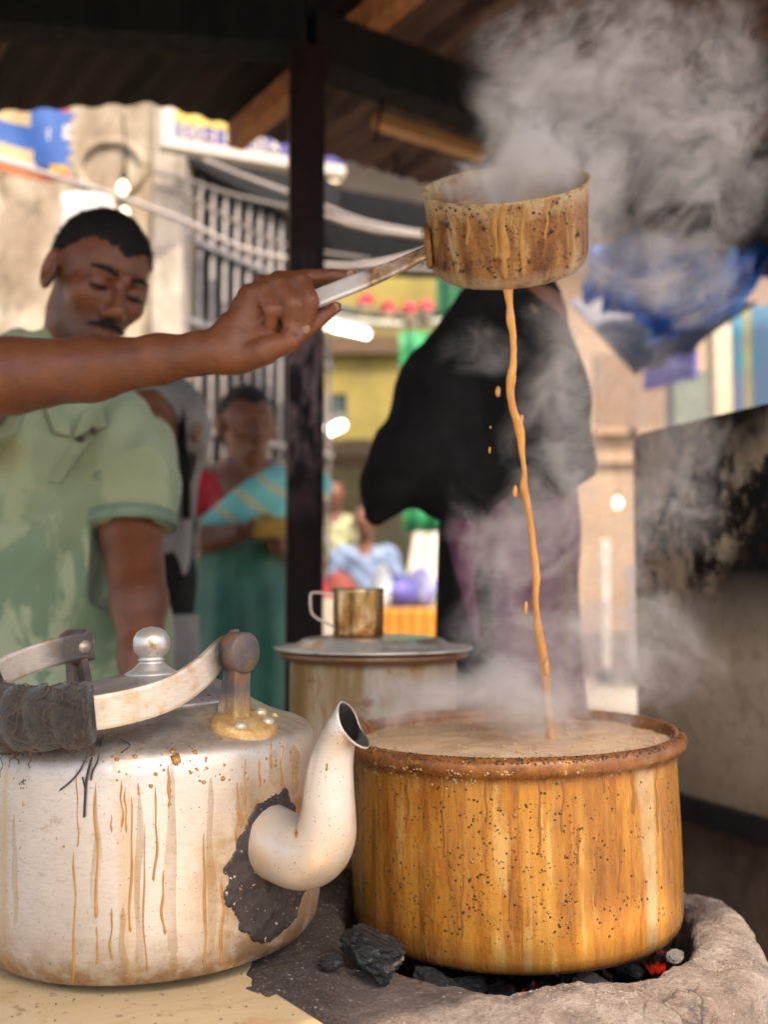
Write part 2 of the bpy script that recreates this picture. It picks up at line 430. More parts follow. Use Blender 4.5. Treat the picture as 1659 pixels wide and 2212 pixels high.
# ---- barred window in the side wall behind the post
wdir = np.array((.5, .866, 0)); w0 = np.array((-.80, 4.02, 0)); nrm = np.array((.866, -.5, 0))
wv = root('barred_window', (w0[0], w0[1], 0), 'white barred window in a dark wall between the plaster wall and the post', 'window')
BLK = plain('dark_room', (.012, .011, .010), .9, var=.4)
WBAR = plain('white_bar_paint', (.30, .27, .265), .5, var=.4, scale=20)
def wp(a, z, o=0): p = w0 + wdir * a + nrm * o; p[2] = z; return p
def slab(a1, a2, z1, z2, o1, o2):
    c = wp((a1 + a2) / 2, (z1 + z2) / 2, (o1 + o2) / 2); return box(c, (a2 - a1, abs(o2 - o1), z2 - z1), math.atan2(wdir[1], wdir[0]))
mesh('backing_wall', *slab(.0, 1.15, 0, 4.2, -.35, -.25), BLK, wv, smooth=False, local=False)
mesh('sill_wall', *slab(.0, 1.15, 0, 1.02, -.24, .0), PLASTER, wv, smooth=False, local=False)
for k in range(14):
    V, Fc = tube([wp(.05 + k * .082, 1.02, -.04), wp(.05 + k * .082, 2.78, -.04)], .0105, 8); mesh('bar', V, Fc, WBAR, wv, local=False)
for z in (1.3, 1.72, 2.16, 2.5):
    V, Fc = bar(wp(0, z, -.025), wp(1.13, z, -.025), .012, .022); mesh('cross_bar', V, Fc, WBAR, wv, smooth=False, local=False)
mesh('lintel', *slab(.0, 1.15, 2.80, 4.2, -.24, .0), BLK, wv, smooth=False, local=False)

# ---- shop sign
sdv = np.array((.92, .385, 0)); s0 = P(345, 268, 3.75); s0[2] = 0
sg = root('shop_sign', P(480, 330, 3.8), 'white framed sign with purple band and white letters below the roof edge', 'sign')
zb, zt = P(345, 322, 3.75)[2], P(345, 205, 3.75)[2]
def sp(a, z, o=0): p = s0 + sdv * a + np.array((.385, -.92, 0)) * o; p[2] = z; return p
SW = plain('sign_white', (.52, .46, .40), .5, var=.08); SY = plain('sign_yellow', (.55, .38, .07), .5, var=.1); SP = plain('sign_purple', (.055, .042, .22), .5, var=.1); SR = plain('sign_red', (.5, .06, .03), .5)
def sslab(a1, a2, z1, z2, o1, o2): c = sp((a1 + a2) / 2, (z1 + z2) / 2, (o1 + o2) / 2); return box(c, (a2 - a1, abs(o2 - o1), z2 - z1), math.atan2(sdv[1], sdv[0]), .003)
H = zt - zb; L = .74
mesh('panel', *sslab(.02, L, zb + .01, zt - .01, -.02, .02), SW, sg, smooth=False, local=False)
mesh('frame_end', *sslab(.0, .05, zb, zt, -.03, .032), SW, sg, smooth=False, local=False)
mesh('frame_rail', *sslab(.05, L, zb, zb + .042, -.03, .032), SW, sg, smooth=False, local=False)
mesh('yellow_band', *sslab(.055, L, zb + .105, zb + .165, .018, .025), SY, sg, smooth=False, local=False)
mesh('purple_band', *sslab(.055, L, zb + .045, zb + .103, .018, .025), SP, sg, smooth=False, local=False)
mesh('red_mark', *sslab(.10, .20, zb + .155, zb + .172, .02, .028), SR, sg, smooth=False, local=False)
adv = .07
for ch in 'DD-1 COIDA .':
    if ch == ' ': adv += .022; continue
    tc = bpy.data.curves.new('letters', 'FONT'); tc.body = ch; tc.size = .064; tc.extrude = .002; tc.offset = .0018
    to = bpy.data.objects.new('letters_tmp', tc); COL.objects.link(to); me = bpy.data.meshes.new_from_object(to); bpy.data.objects.remove(to)
    V = np.array([v.co[:] for v in me.vertices]); Fc = [list(p.vertices) for p in me.polygons]
    mesh('letter', [sp(adv + q[0] - V[:, 0].min(), zb + .052 + q[1], .029 + q[2]) for q in V], Fc, SW, sg, smooth=False, local=False)
    adv += V[:, 0].max() - V[:, 0].min() + .008
for a in (.1, .6): V, Fc = tube([sp(a, zt, 0), sp(a, zt + .3, 0)], .006, 6); mesh('hanger', V, Fc, DARKM, sg, local=False)

# ---- printed banner hanging at the roof edge, far left
def flatcol(n, c): return plain(n, c, .65, var=.15, scale=8)
BM = [flatcol('banner_blue', (.010, .075, .30)), flatcol('banner_cream', (.44, .32, .16)), flatcol('banner_red', (.36, .02, .012)), flatcol('banner_yellow', (.46, .27, .05)), flatcol('banner_white', (.44, .38, .34)), flatcol('banner_orange', (.40, .11, .02)), flatcol('banner_navy', (.03, .03, .15))]
bl, br = P(-160, 280, 3.3), P(152, 280, 3.45); bzt, bzb = P(0, 203, 3.4)[2], P(0, 368, 3.4)[2]
NU, NV = 56, 40
def bf(u, v):
    p = bl + (br - bl) * u; e = .012 * math.sin(u * 11 + v * 3) ; z = bzb + (bzt - bzb) * v + .02 * math.sin(u * 5) - (.05 * (1 - u)) * (1 - v)
    edge = .012 * math.sin(v * 37) * (u > .985)
    return (p[0] + edge, p[1] + e, z)
V, Fc = grid(NU, NV, bf); fm = []
for j in range(NV):
    for i in range(NU):
        u, v = (i + .5) / NU, (j + .5) / NV; q = (u - .51) / .49   # q: 0..1 over the visible part
        c = 0
        if v > .93: c = 2
        elif q < .42 and v > .62: c = 1 if v < .82 else 3
        elif .66 < q < .72 and .5 < v < .66: c = 4
        elif v < .09: c = 5 if q < .55 else 2
        elif v < .2: c = 4 if q < .5 else (6 if q < .72 else 3)
        elif v < .36 and q < .46: c = 1
        elif v > .55 and q > .88: c = 4 if v < .75 else 0
        fm.append(c)
bn = world_mesh('printed_banner', V, Fc, None, mats=BM, fm=fm); solidify(bn, .001)
tag(bn, 'blue printed banner with cream patches and red top edge at far left', 'banner')

# ---- slack cables strung across
CABW = plain('pale_cable', (.36, .31, .29), .5, var=.2); CABD = plain('grey_cable', (.20, .17, .15), .6, var=.3)
cabs = [([(-60, 330), (180, 400), (380, 470), (520, 535), (640, 562), (760, 575), (900, 548), (1010, 500)], 3.3, .0095, CABW, 'thickest pale cable sagging lowest across the barred window'),
        ([(330, 372), (390, 385), (500, 420), (620, 448), (760, 478), (960, 520)], 3.4, .007, CABD, 'uppermost grey cable crossing the dark window head'),
        ([(330, 400), (390, 420), (480, 465), (560, 508), (640, 535), (800, 560)], 3.45, .007, CABD, 'grey cable just above the thickest sagging cable'),
        ([(440, 345), (520, 378), (620, 415), (700, 446), (800, 482), (960, 512)], 3.5, .008, CABW, 'pale cable starting under the sign and running behind the post'),
        ([(690, 462), (780, 492), (870, 506), (1000, 520)], 3.3, .009, CABW, 'short pale cable right of the post, ending behind the saucepan')]
for pts, Y, r, m, lab in cabs:
    V, Fc = tube(catmull([P(x, y, Y + .08 * i) for i, (x, y) in enumerate(pts)], 6), r, 8); o = world_mesh('cable', V, Fc, m); tag(o, lab, 'cable', 'slack cables over the street')

# ---- tube lights
TUBE = emit('tube_glow', (1, .93, .9), 5.0)
def tube_light(a, b, Y1, Y2, r, label):
    pa, pb = P(*a, Y1), P(*b, Y2); m = (pa + pb) / 2; rt = root('tube_light', m, label, 'tube light', 'lit fluorescent tubes')
    V, Fc = tube([pa, pb], r, 12); mesh('tube', V, Fc, TUBE, rt, local=False)
    d = (pb - pa) / np.linalg.norm(pb - pa)
    for q, s in ((pa, -1), (pb, 1)): V, Fc = tube([q + d * s * .001, q + d * s * .025], r * 1.15, 12); mesh('end_cap', V, Fc, WBAR, rt, local=False)
    V, Fc = bar(pa + (0, .01, r * 2.1), pb + (0, .01, r * 2.1), .05, .03); mesh('batten', V, Fc, WBAR, rt, smooth=False, local=False)
tube_light((698, 700), (792, 722), 6.2, 6.5, .026, 'lit tube light right of the hand, under the flower ledge')
tube_light((700, 936), (738, 918), 6.5, 6.9, .030, 'short lit tube light below the olive window, right of the post')
tube_light((563, 998), (613, 970), 6.2, 6.7, .028, 'lit tube light beside the sari woman, left of the post')

# ---- dark awning right of the post
aw = root('dark_awning', P(810, 560, 5.0), 'black cloth awning under the roof edge right of the post', 'awning')
AWN = plain('black_awning', (.006, .0055, .0055), .9, var=.4, spec=.1)
a1, a2, a3, a4 = P(640, 390, 5.0), P(1080, 470, 5.6), P(640, 572, 4.6), P(1100, 590, 5.0)
V, Fc = grid(16, 8, lambda u, v: tuple((a1 * (1 - u) + a2 * u) * (1 - v) + (a3 * (1 - u) + a4 * u) * v + np.array((0, 0, -.04 * math.sin(u * 3.1) * v))))
o = mesh('cloth', V, Fc, AWN, aw, local=False); solidify(o, .004)
V, Fc = tube([a3, a4], .015, 8); mesh('rail', V, Fc, CABD, aw, local=False)

# ---- olive building with ledge and flower pots
OLIVE = plain('olive_paint', (.30, .235, .055), .8, var=.4, scale=2.2, bump=.2)
ob = root('olive_building', P(760, 1255, 9.3) * (1, 1, 0), 'olive yellow building with a small window behind the post', 'building')
xa, xb = P(300, 0, 9.3)[0], P(1010, 0, 9.3)[0]
zz = lambda y, Y: P(0, y, Y)[2]
wx0, wx1 = P(705, 0, 9.2)[0], P(752, 0, 9.2)[0]; wz0, wz1 = zz(915, 9.2), zz(850, 9.2)
ztop, zbot = zz(560, 9.3), zz(985, 9.3)
for nm, x0, x1, z0, z1 in (('wall', xa, wx0, zbot, ztop), ('wall', wx1, xb, zbot, ztop), ('wall', wx0, wx1, wz1, ztop), ('wall', wx0, wx1, zbot, wz0)):
    mesh(nm, *box(((x0 + x1) / 2, 9.32, (z0 + z1) / 2), (x1 - x0, .2, z1 - z0)), OLIVE, ob, smooth=False, local=False)
wn_ = mesh('window', *box(((wx0 + wx1) / 2, 9.28, (wz0 + wz1) / 2), (wx1 - wx0 - .02, .03, wz1 - wz0 - .02)), plain('window_dark', (.05, .075, .07), .3), ob, smooth=False, local=False)
for q in (.0, .5, 1.0):
    x = wx0 + (wx1 - wx0) * q; mesh('frame', *box((x, 9.25, (wz0 + wz1) / 2), (.03, .05, wz1 - wz0 + .06)), plain('green_frame', (.10, .14, .12), .6), wn_, smooth=False, local=False)
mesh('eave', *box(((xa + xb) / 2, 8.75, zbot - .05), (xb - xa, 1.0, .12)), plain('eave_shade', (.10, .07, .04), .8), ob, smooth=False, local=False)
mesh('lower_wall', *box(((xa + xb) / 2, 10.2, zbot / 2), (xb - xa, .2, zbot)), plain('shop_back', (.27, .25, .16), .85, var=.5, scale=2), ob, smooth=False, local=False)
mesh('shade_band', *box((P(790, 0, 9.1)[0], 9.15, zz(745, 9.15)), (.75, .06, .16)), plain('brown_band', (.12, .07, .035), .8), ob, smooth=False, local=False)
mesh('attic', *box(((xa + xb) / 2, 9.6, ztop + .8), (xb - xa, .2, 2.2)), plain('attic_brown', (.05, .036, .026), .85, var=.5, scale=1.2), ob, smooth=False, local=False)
lg = root('balcony_ledge', P(830, 705, 7.4), 'pale curved balcony ledge carrying the red flower pots', 'ledge')
V, Fc = tube(catmull([P(600, 660, 7.2), P(740, 690, 7.3), P(840, 702, 7.4), P(920, 700, 7.5), P(1000, 688, 7.6)], 8), .042, 10, sy=.7); mesh('rail', V, Fc, plain('ledge_paint', (.46, .45, .36), .7), lg, local=False)
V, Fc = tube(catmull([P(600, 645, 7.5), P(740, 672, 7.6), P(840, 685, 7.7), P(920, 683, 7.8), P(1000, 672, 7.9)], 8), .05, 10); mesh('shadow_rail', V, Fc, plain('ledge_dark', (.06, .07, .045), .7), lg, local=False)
REDF = plain('red_bloom', (.55, .035, .055), .6, var=.4, scale=40); POTC = plain('cream_pot', (.55, .47, .33), .7)
for i, (x, y, lab) in enumerate(((790, 668, 'leftmost, palest red flower pot on the ledge'), (838, 684, 'second red flower pot from the left on the ledge'), (885, 688, 'third red flower pot from the left on the ledge'), (922, 682, 'rightmost red flower pot on the ledge beside the green panel'))):
    c = P(x, y + 14, 7.4); rt = root('flower_pot', c, lab, 'flower pot', 'red flower pots on the ledge')
    V, Fc = lathe([(.0005, 0), (.032, 0), (.045, .055), (.049, .058), (.049, .068), (.04, .068), (.04, .055), (.0005, .055)], 20); mesh('pot', V, Fc, POTC, rt)
    bm = bmesh.new(); bmesh.ops.create_icosphere(bm, subdivisions=3, radius=.055)
    for v in bm.verts:
        p = np.array([v.co[:]]); v.co *= 1 + .35 * float(vnoise(p, 38, i)[0]); v.co.z += .11
    V = [v.co[:] for v in bm.verts]; bm.verts.index_update(); Fc = [[v.index for v in f.verts] for f in bm.faces]; bm.free(); mesh('bloom', V, Fc, REDF, rt, smooth=False)
# green panel
GREEN = plain('green_sheet', (.03, .30, .11), .4, var=.35, scale=3)
gx0, gx1 = P(862, 0, 7.0)[0], P(1010, 0, 7.0)[0]
V, Fc = grid(30, 12, lambda u, v: (gx0 + (gx1 - gx0) * u + .1 * (1 - v) * (1 - u) * .3, 7.0 + .03 * math.sin(u * 22), zz(1150, 7) + (zz(716, 7) - zz(1150, 7)) * v))
o = world_mesh('green_tarpaulin', V, Fc, GREEN); solidify(o, .006); tag(o, 'bright green sheet hanging beside the black sleeve', 'tarpaulin')
V, Fc = grid(20, 6, lambda u, v: (P(940, 0, 7.6)[0] + .35 * u, 7.6 + .04 * math.sin(u * 15), zz(690, 7.6) + .5 * v)); o = world_mesh('green_cloth', V, Fc, plain('dark_green_cloth', (.02, .13, .06), .7)); solidify(o, .004); tag(o, 'dark green cloth above the rightmost flower pot', 'cloth')

# ---- market stall and goods low in the gap between post and black clothed person
st_ = root('market_stall', P(880, 1255, 6.0) * (1, 1, 0), 'low market stall with orange cloth behind the steel mug', 'stall')
cx0, cx1 = P(690, 0, 5.8)[0], P(960, 0, 5.8)[0]
mesh('table_top', *box(((cx0 + cx1) / 2, 6.0, .93), (cx1 - cx0, .55, .03)), plain('stall_wood', (.3, .2, .1), .7), st_, smooth=False, local=False)
V, Fc = grid(40, 6, lambda u, v: (cx0 + .30 + (cx1 - cx0 - .30) * u, 5.71 + .015 * math.sin(u * 40), .76 + .19 * v)); o = mesh('orange_cloth', V, Fc, plain('orange_cloth', (.62, .26, .035), .7, var=.25), st_, local=False); solidify(o, .004)
V, Fc = grid(40, 6, lambda u, v: (cx0 + .30 + (cx1 - cx0 - .3) * u, 5.73 + .015 * math.sin(u * 37), .1 + .65 * v)); o = mesh('white_cloth', V, Fc, plain('white_cloth', (.72, .64, .55), .8), st_, local=False); solidify(o, .004)
for x in (cx0 + .03, cx1 - .03):
    for y in (5.76, 6.24): mesh('leg', *box((x, y, .457), (.05, .05, .914)), DARKM, st_, smooth=False, local=False)
def bag(x, Y, zb_, wd, hh, col, nm, lab, cat):
    X = P(x, 0, Y)[0]
    bm = bmesh.new(); bmesh.ops.create_uvsphere(bm, u_segments=24, v_segments=16, radius=1)
    for v in bm.verts:
        p = np.array([v.co[:]]); k = 1 + .14 * float(vnoise(p, 2.3, int(x))[0]); zc = v.co.z
        s = (1 - .35 * max(zc, 0)); v.co = Vector((v.co.x * wd * .5 * k * s, v.co.y * wd * .4 * k * s, (zc * .5 + .48) * hh))
        v.co.z = max(v.co.z, 0)
    bm.verts.index_update(); V = [v.co[:] for v in bm.verts]; Fc = [[v.index for v in f.verts] for f in bm.faces]; bm.free()
    o = mesh(nm, V, Fc, plain(nm + '_' + str(int(x)), col, .6, var=.3, scale=20), None); o.location = (X, Y, zb_); tag(o, lab, cat); return o
bag(858, 5.9, .945, .24, .20, (.14, .12, .45), 'goods_bundle', 'violet blue bundle on the orange stall', 'bundle')
bag(905, 6.0, .945, .22, .24, (.34, .34, .62), 'goods_bundle', 'pale lilac bundle at the right end of the stall', 'bundle')
bag(826, 5.85, .945, .13, .26, (.75, .78, .82), 'white_sack', 'small white sack beside the violet bundle', 'sack')
bag(735, 5.8, .945, .22, .22, (.62, .14, .09), 'goods_bundle', 'red bundle on the stall just right of the post', 'bundle')
# tall white cloth in the sun behind
V, Fc = grid(14, 10, lambda u, v: (P(868, 0, 8.2)[0] + (.42 - .25 * v) * u + .18 * v, 8.2 + .03 * math.sin(u * 9), .9 + 1.1 * v)); o = world_mesh('white_sheet', V, Fc, plain('sunlit_white_cloth', (.78, .70, .62), .8, var=.12)); solidify(o, .004); tag(o, 'tall white cloth in sunlight behind the stall goods', 'cloth')

# ---- right background
PEACH = plain('peach_plaster', (.46, .315, .205), .85, var=.3, scale=1.6, bump=.2, c2=(.34, .225, .145))
pbld = root('peach_building', P(1340, 1255, 12) * (1, 1, 0), 'sunlit peach plastered building right of the black clothed person', 'building')
x0, x1 = P(1120, 0, 12)[0], P(1540, 0, 12)[0]
mesh('wall', *box(((x0 + x1) / 2, 12.2, 2.6), (x1 - x0, .4, 5.2)), PEACH, pbld, smooth=False, local=False)
mesh('doorway', *box((P(1440, 0, 12)[0], 11.985, 1.0), (.8, .05, 2.0)), plain('door_brown', (.20, .11, .07), .7), pbld, smooth=False, local=False)
mesh('plinth', *box(((x0 + x1) / 2, 11.97, .25), (x1 - x0, .08, .5)), plain('plinth_pink', (.33, .21, .16), .85), pbld, smooth=False, local=False)
mesh('roof_slab', *box(((x0 + x1) / 2, 12.0, 5.28), (x1 - x0 + .3, 1.0, .16)), plain('slab_grey', (.3, .27, .24), .85), pbld, smooth=False, local=False)
mesh('string_course', *box(((x0 + x1) / 2, 11.97, 2.55), (x1 - x0, .08, .12)), PEACH, pbld, smooth=False, local=False)
for xx in (1310, 1385):
    wq = mesh('window', *box((P(xx, 0, 12)[0], 11.98, 3.35), (.42, .05, .9)), plain('shutter_brown', (.24, .15, .10), .6), pbld, smooth=False, local=False)
    mesh('sill', *box((P(xx, 0, 12)[0], 11.94, 2.86), (.52, .12, .06)), PEACH, wq, smooth=False, local=False)
bulb(1335, 1088, 10, .045, 'yellow lamp glowing low in front of the peach building')
gb = root('grey_green_building', P(1540, 1255, 10) * (1, 1, 0), 'grey green shopfront behind the stained partition', 'building')
mesh('wall', *box((P(1560, 0, 10)[0], 10.2, 1.6), (1.1, .3, 3.2)), plain('grey_green_wall', (.16, .19, .15), .8, var=.3), gb, smooth=False, local=False)
mesh('shutter', *box((P(1560, 0, 10)[0], 10.03, 1.2), (.7, .04, 2.4)), plain('grey_shutter', (.22, .24, .21), .6), gb, smooth=False, local=False)
cl = root('cream_column', P(1545, 1255, 7.2) * (1, 1, 0), 'sunlit cream column between purple board and teal sheet', 'column')
mesh('shaft', *box((P(1545, 0, 7.2)[0], 7.2, 1.7), (.19, .2, 3.0), 0, .01), plain('cream_stone', (.62, .52, .37), .8, var=.2), cl, smooth=False, local=False)
mesh('capital', *box((P(1545, 0, 7.2)[0], 7.2, 3.25), (.26, .27, .14), 0, .01), plain('cream_stone2', (.60, .50, .36), .8), cl, smooth=False, local=False)
mesh('foot', *box((P(1545, 0, 7.2)[0], 7.2, .1), (.28, .28, .2), 0, .01), plain('cream_stone3', (.52, .42, .3), .8), cl, smooth=False, local=False)
# purple board
pbo = root('purple_board', P(1447, 795, 6.2), 'purple hanging board below the blue tarpaulin', 'board')
c1, c2 = P(1395, 812, 6.4), P(1505, 782, 6.0)
V, Fc = bar(c1, c2, .03, .19, bev=.004); mesh('panel', V, Fc, plain('purple_board', (.10, .075, .30), .5, var=.3), pbo, smooth=False, local=False)
V, Fc = bar(c1 + (0, -.02, .1), c2 + (0, -.02, .1), .04, .02); mesh('edge_strip', V, Fc, plain('lilac_edge', (.42, .36, .48), .5), pbo, smooth=False, local=False)
for q in (.15, .85):
    p = c1 * (1 - q) + c2 * q; V, Fc = tube([p + (0, 0, .09), p + (0, .02, .5)], .008, 6); mesh('hanger', V, Fc, DARKM, pbo, local=False)
# teal sheet
V, Fc = grid(30, 14, lambda u, v: (P(1566, 0, 6.6)[0] + 1.1 * u, 6.6 - .5 * u + .03 * math.sin(u * 17 + v), .6 + (zz(668, 6.6) - .6) * v))
TM = [plain('teal_sheet', (.03, .17, .24), .55, var=.5, scale=3, c2=(.10, .12, .20)), plain('mustard_stripe', (.30, .26, .10), .6)]
tl = world_mesh('teal_sheet', V, Fc, None, mats=TM, fm=[1 if (i % 30) in (2, ) else 0 for i in range(30 * 14)]); solidify(tl, .005); tag(tl, 'teal hanging sheet with a mustard stripe at the right edge', 'sheet')
# blue tarpaulin slung from the roof edge
def tarpf(u, v):
    a, b_, c, d = P(1275, 535, 3.9), P(1680, 520, 3.7), P(1290, 700, 3.4), P(1600, 680, 3.2)
    p = (a * (1 - u) + b_ * u) * (1 - v) + (c * (1 - u) + d * u) * v
    q = np.array([p]); n = float(fbm(q, 7, 4, 2)[0]); n2 = float(vnoise(q, 3.2, 5)[0])
    return tuple(p + np.array((.02 * n, -.13 * n - .12 * math.sin(u * 3.1) * math.sin(v * 3.1) + .06 * n2, .05 * n - .05 * math.sin(u * 3.14) * v)))
V, Fc = grid(70, 44, tarpf)
t = NT('blue_tarp'); n = t.noise(6, 5, .6); t.set(base=t.ramp(n, [(.3, (.010, .045, .22)), (.5, (.010, .13, .56)), (.72, (.07, .28, .68))]), rough=.35)
tb = world_mesh('blue_tarpaulin', V, Fc, t.m); solidify(tb, .002); tag(tb, 'crumpled bright blue tarpaulin slung from the roof edge', 'tarpaulin')
def awf(u, v):
    a, b_, c, d = P(1225, 650, 4.3), P(1640, 660, 4.2), P(1375, 812, 3.7), P(1520, 742, 3.6)
    p = (a * (1 - u) + b_ * u) * (1 - v) + (c * (1 - u) + d * u) * v
    return tuple(p + np.array((0, 0, .015 * math.sin(u * 14))))
V, Fc = grid(24, 10, awf); o = world_mesh('grey_awning', V, Fc, plain('lavender_grey_cloth', (.22, .21, .24), .7, var=.3, scale=5)); solidify(o, .004); tag(o, 'lavender grey awning pointing down below the blue tarpaulin', 'awning')
# row of houses closing the street
for i, (x0_, x1_, h_, col, lab) in enumerate(((-3.0, 1.2, 7.5, (.34, .27, .20), 'tan house at the far end of the street'), (1.3, 4.4, 6.6, (.42, .36, .30), 'pale house at the far end of the street, beside the peach building'), (4.5, 9.0, 7.8, (.30, .22, .18), 'brown house at the far right end of the street'))):
    hs = root('street_house', ((x0_ + x1_) / 2, 19, 0), lab, 'building'); mw = plain('house_wall%d' % i, col, .85, var=.35, scale=1.5)
    mesh('wall', *box(((x0_ + x1_) / 2, 19.3, h_ / 2), (x1_ - x0_, .6, h_)), mw, hs, smooth=False, local=False)
    mesh('parapet', *box(((x0_ + x1_) / 2, 19.0, h_ + .1), (x1_ - x0_ + .2, 1.0, .2)), mw, hs, smooth=False, local=False)
    for fl in range(2):
        for q in np.arange(x0_ + .7, x1_ - .3, 1.3):
            wq = mesh('window', *box((q, 18.98, 1.9 + fl * 2.5), (.7, .08, 1.1)), plain('house_window%d' % i, (.06, .06, .06), .4), hs, smooth=False, local=False); mesh('sill', *box((q, 18.95, 1.3 + fl * 2.5), (.85, .16, .08)), mw, wq, smooth=False, local=False)
# white posts on the street
for i, (x, y1, y2, lab) in enumerate(((1290, 1170, 1408, 'white post nearer the black clothed person'), (1343, 1225, 1408, 'white post nearer the stained partition'))):
    Y = 13.; X = P(x, 0, Y)[0]; h = P(0, y1, Y)[2]
    rt = root('street_post', (X, Y - 2, 0), lab, 'post', 'white posts on the street')
    X = P(x, 0, Y - 2)[0]; rt.location.x = X; h = P(0, y1, Y - 2)[2]
    V, Fc = lathe([(.045, 0), (.045, h), (.03, h + .02), (.0005, h + .025)], 16); mesh('shaft', V, Fc, plain('white_post_paint%d' % i, (.62, .55, .5), .5), rt)
    V, Fc = lathe([(.11, 0), (.11, .12), (.06, .16), (.046, .16)], 16); mesh('foot', V, Fc, DARKM, rt)

# ---- stained partition, right foreground
t = NT('stained_partition')
x, y, z = t.sep(); v = t.mapv((1, 1, .8)); n = t.noise(6.5, 8, .72, v, .5); n2 = t.noise(2.6, 6, .6, v); n3 = t.noise(40, 4)
b = t.ramp(n2, [(.35, (.36, .275, .19)), (.65, (.56, .46, .335))])
up = t.rng(z, .96, 1.12)
black = t.math('MULTIPLY', up, t.math('MAXIMUM', t.rng(t.noise(7, 9, .75, v, .3), .43, .50), t.rng(t.noise(2.2, 5, .5), .46, .54)))
b = t.mix(black, b, (.008, .0065, .0055)); b = t.mix(t.math('MULTIPLY', t.rng(n3, .5, .7, 0, .4), t.rng(n, .3, .6)), b, (.10, .06, .035))
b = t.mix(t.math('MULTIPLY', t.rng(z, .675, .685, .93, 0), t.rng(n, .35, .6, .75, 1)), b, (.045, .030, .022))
t.set(base=b, rough=.8, spec=.2); t.bump(n, .35, .006)
pt = root('stained_partition', (.62, 1.8, 0), 'soot stained brown partition at the right behind the stove', 'partition')
q1 = np.array((.80, 1.30, 0)); q2 = np.array((.495, 2.01, 0)); dd = (q2 - q1) / np.linalg.norm(q2 - q1)
Lp = np.linalg.norm(q2 - q1); nn = np.array((-dd[1], dd[0], 0))
out = [(0, 0), (Lp, 0), (Lp, 1.35)] + [(Lp - .03 + .03 * math.cos(a), 1.36 + .03 * math.sin(a)) for a in np.linspace(.2, 1.5, 5)] + [(0, 1.40)]
bm = bmesh.new(); vv = [bm.verts.new(tuple(q1 + dd * a + np.array((0, 0, z)))) for a, z in out]; f0 = bm.faces.new(vv)
r = bmesh.ops.extrude_face_region(bm, geom=[f0])
for g in r['geom']:
    if isinstance(g, bmesh.types.BMVert): g.co += Vector(-nn) * .04
bmesh.ops.recalc_face_normals(bm, faces=bm.faces); bm.verts.index_update(); V = [v.co[:] for v in bm.verts]; Fc = [[v.index for v in f.verts] for f in bm.faces]; bm.free()
mesh('sheet', V, Fc, t.m, pt, smooth=False, local=False)
zs = P(1555, 1768, 1.78)[2]
V, Fc = bar(q1 + nn * .012 + (0, 0, zs), q2 + nn * .012 + (0, 0, zs), .024, .042, bev=.003); mesh('rail', V, Fc, plain('black_rail', (.014, .012, .012), .5), pt, smooth=False, local=False)
for a in (.12, .5): V, Fc = box(q1 + dd * (Lp * a) - nn * .06 + (0, 0, .65), (.05, .05, 1.3)); mesh('stud', V, Fc, DARKM, pt, smooth=False, local=False)

# ================================================================== CLAY STOVE
SX, SY = .143, 1.13
def stove_R(th):   # th measured from +x
    k = [(0, .255), (45, .235), (90, .212), (125, .212), (150, .235), (180, .27), (215, .36), (240, .40), (265, .34), (290, .295), (320, .275), (360, .255)]
    a = math.degrees(th) % 360
    return float(np.interp(a, [q[0] for q in k], [q[1] for q in k]))
def stove_top(x, y):
    left = np.clip((-.02 - (x - .0)) / .1, 0, 1)
    return .738 + .030 * left
t = NT('fired_clay')
n = t.noise(22, 8, .68); n2 = t.noise(7, 6, .6); n3 = t.noise(120, 5, .7); x, y, z = t.sep()
b = t.ramp(n, [(.3, (.10, .076, .064)), (.45, (.23, .178, .15)), (.62, (.35, .285, .25)), (.8, (.45, .385, .35))])
b = t.mix(t.rng(n2, .47, .66, 0, .8), b, (.21, .135, .10))
b = t.mix(t.rng(t.noise(12, 7, .7, t.mapv(loc=(4, 2, 1))), .56, .63, 0, .85), b, (.05, .042, .038))
# ash-black toward the kettle side
lf = t.math('MULTIPLY', t.rng(x, -.12, -.20), t.rng(n, .25, .5, .55, 1))
b = t.mix(lf, b, (.075, .055, .045))
n4 = t.noise(380, 4, .7); b = t.mix(t.math('MULTIPLY', t.rng(n3, .60, .68), .5), b, (.46, .39, .34)); b = t.mix(t.math('MULTIPLY', t.rng(n4, .56, .66), .7), b, (.06, .045, .038)); b = t.mix(t.math('MULTIPLY', t.rng(n4, .42, .36), .5), b, (.40, .33, .29))
cr = t.vor(9, t.mapv((1, 1, 1)), 'DISTANCE_TO_EDGE')
b = t.mix(t.math('MULTIPLY', t.rng(cr, .0, .012, .8, 0), t.rng(n2, .5, .6)), b, (.03, .025, .02))
t.set(base=b, rough=.92); t.bump(t.math('ADD', t.math('ADD', t.math('MULTIPLY', n, 1.4), t.math('MULTIPLY', n3, .7)), t.math('MULTIPLY', n4, .35)), 1.0, .009)
CLAY = t.m
SEG = 220
prof = [('p', .0, .64), ('p', .10, .64), ('p', .165, .645), ('p', .176, .67), ('p', .181, .70), ('l', .0, -.010), ('l', .06, .0), ('l', .2, .004), ('l', .36, .006), ('l', .52, .005), ('l', .68, .002), ('l', .82, -.004), ('l', .92, -.014), ('l', .98, -.032), ('l', 1.0, -.06), ('w', 1.0, .60), ('w', .98, .45), ('w', .97, .25), ('w', 1.0, .0)]
V = []
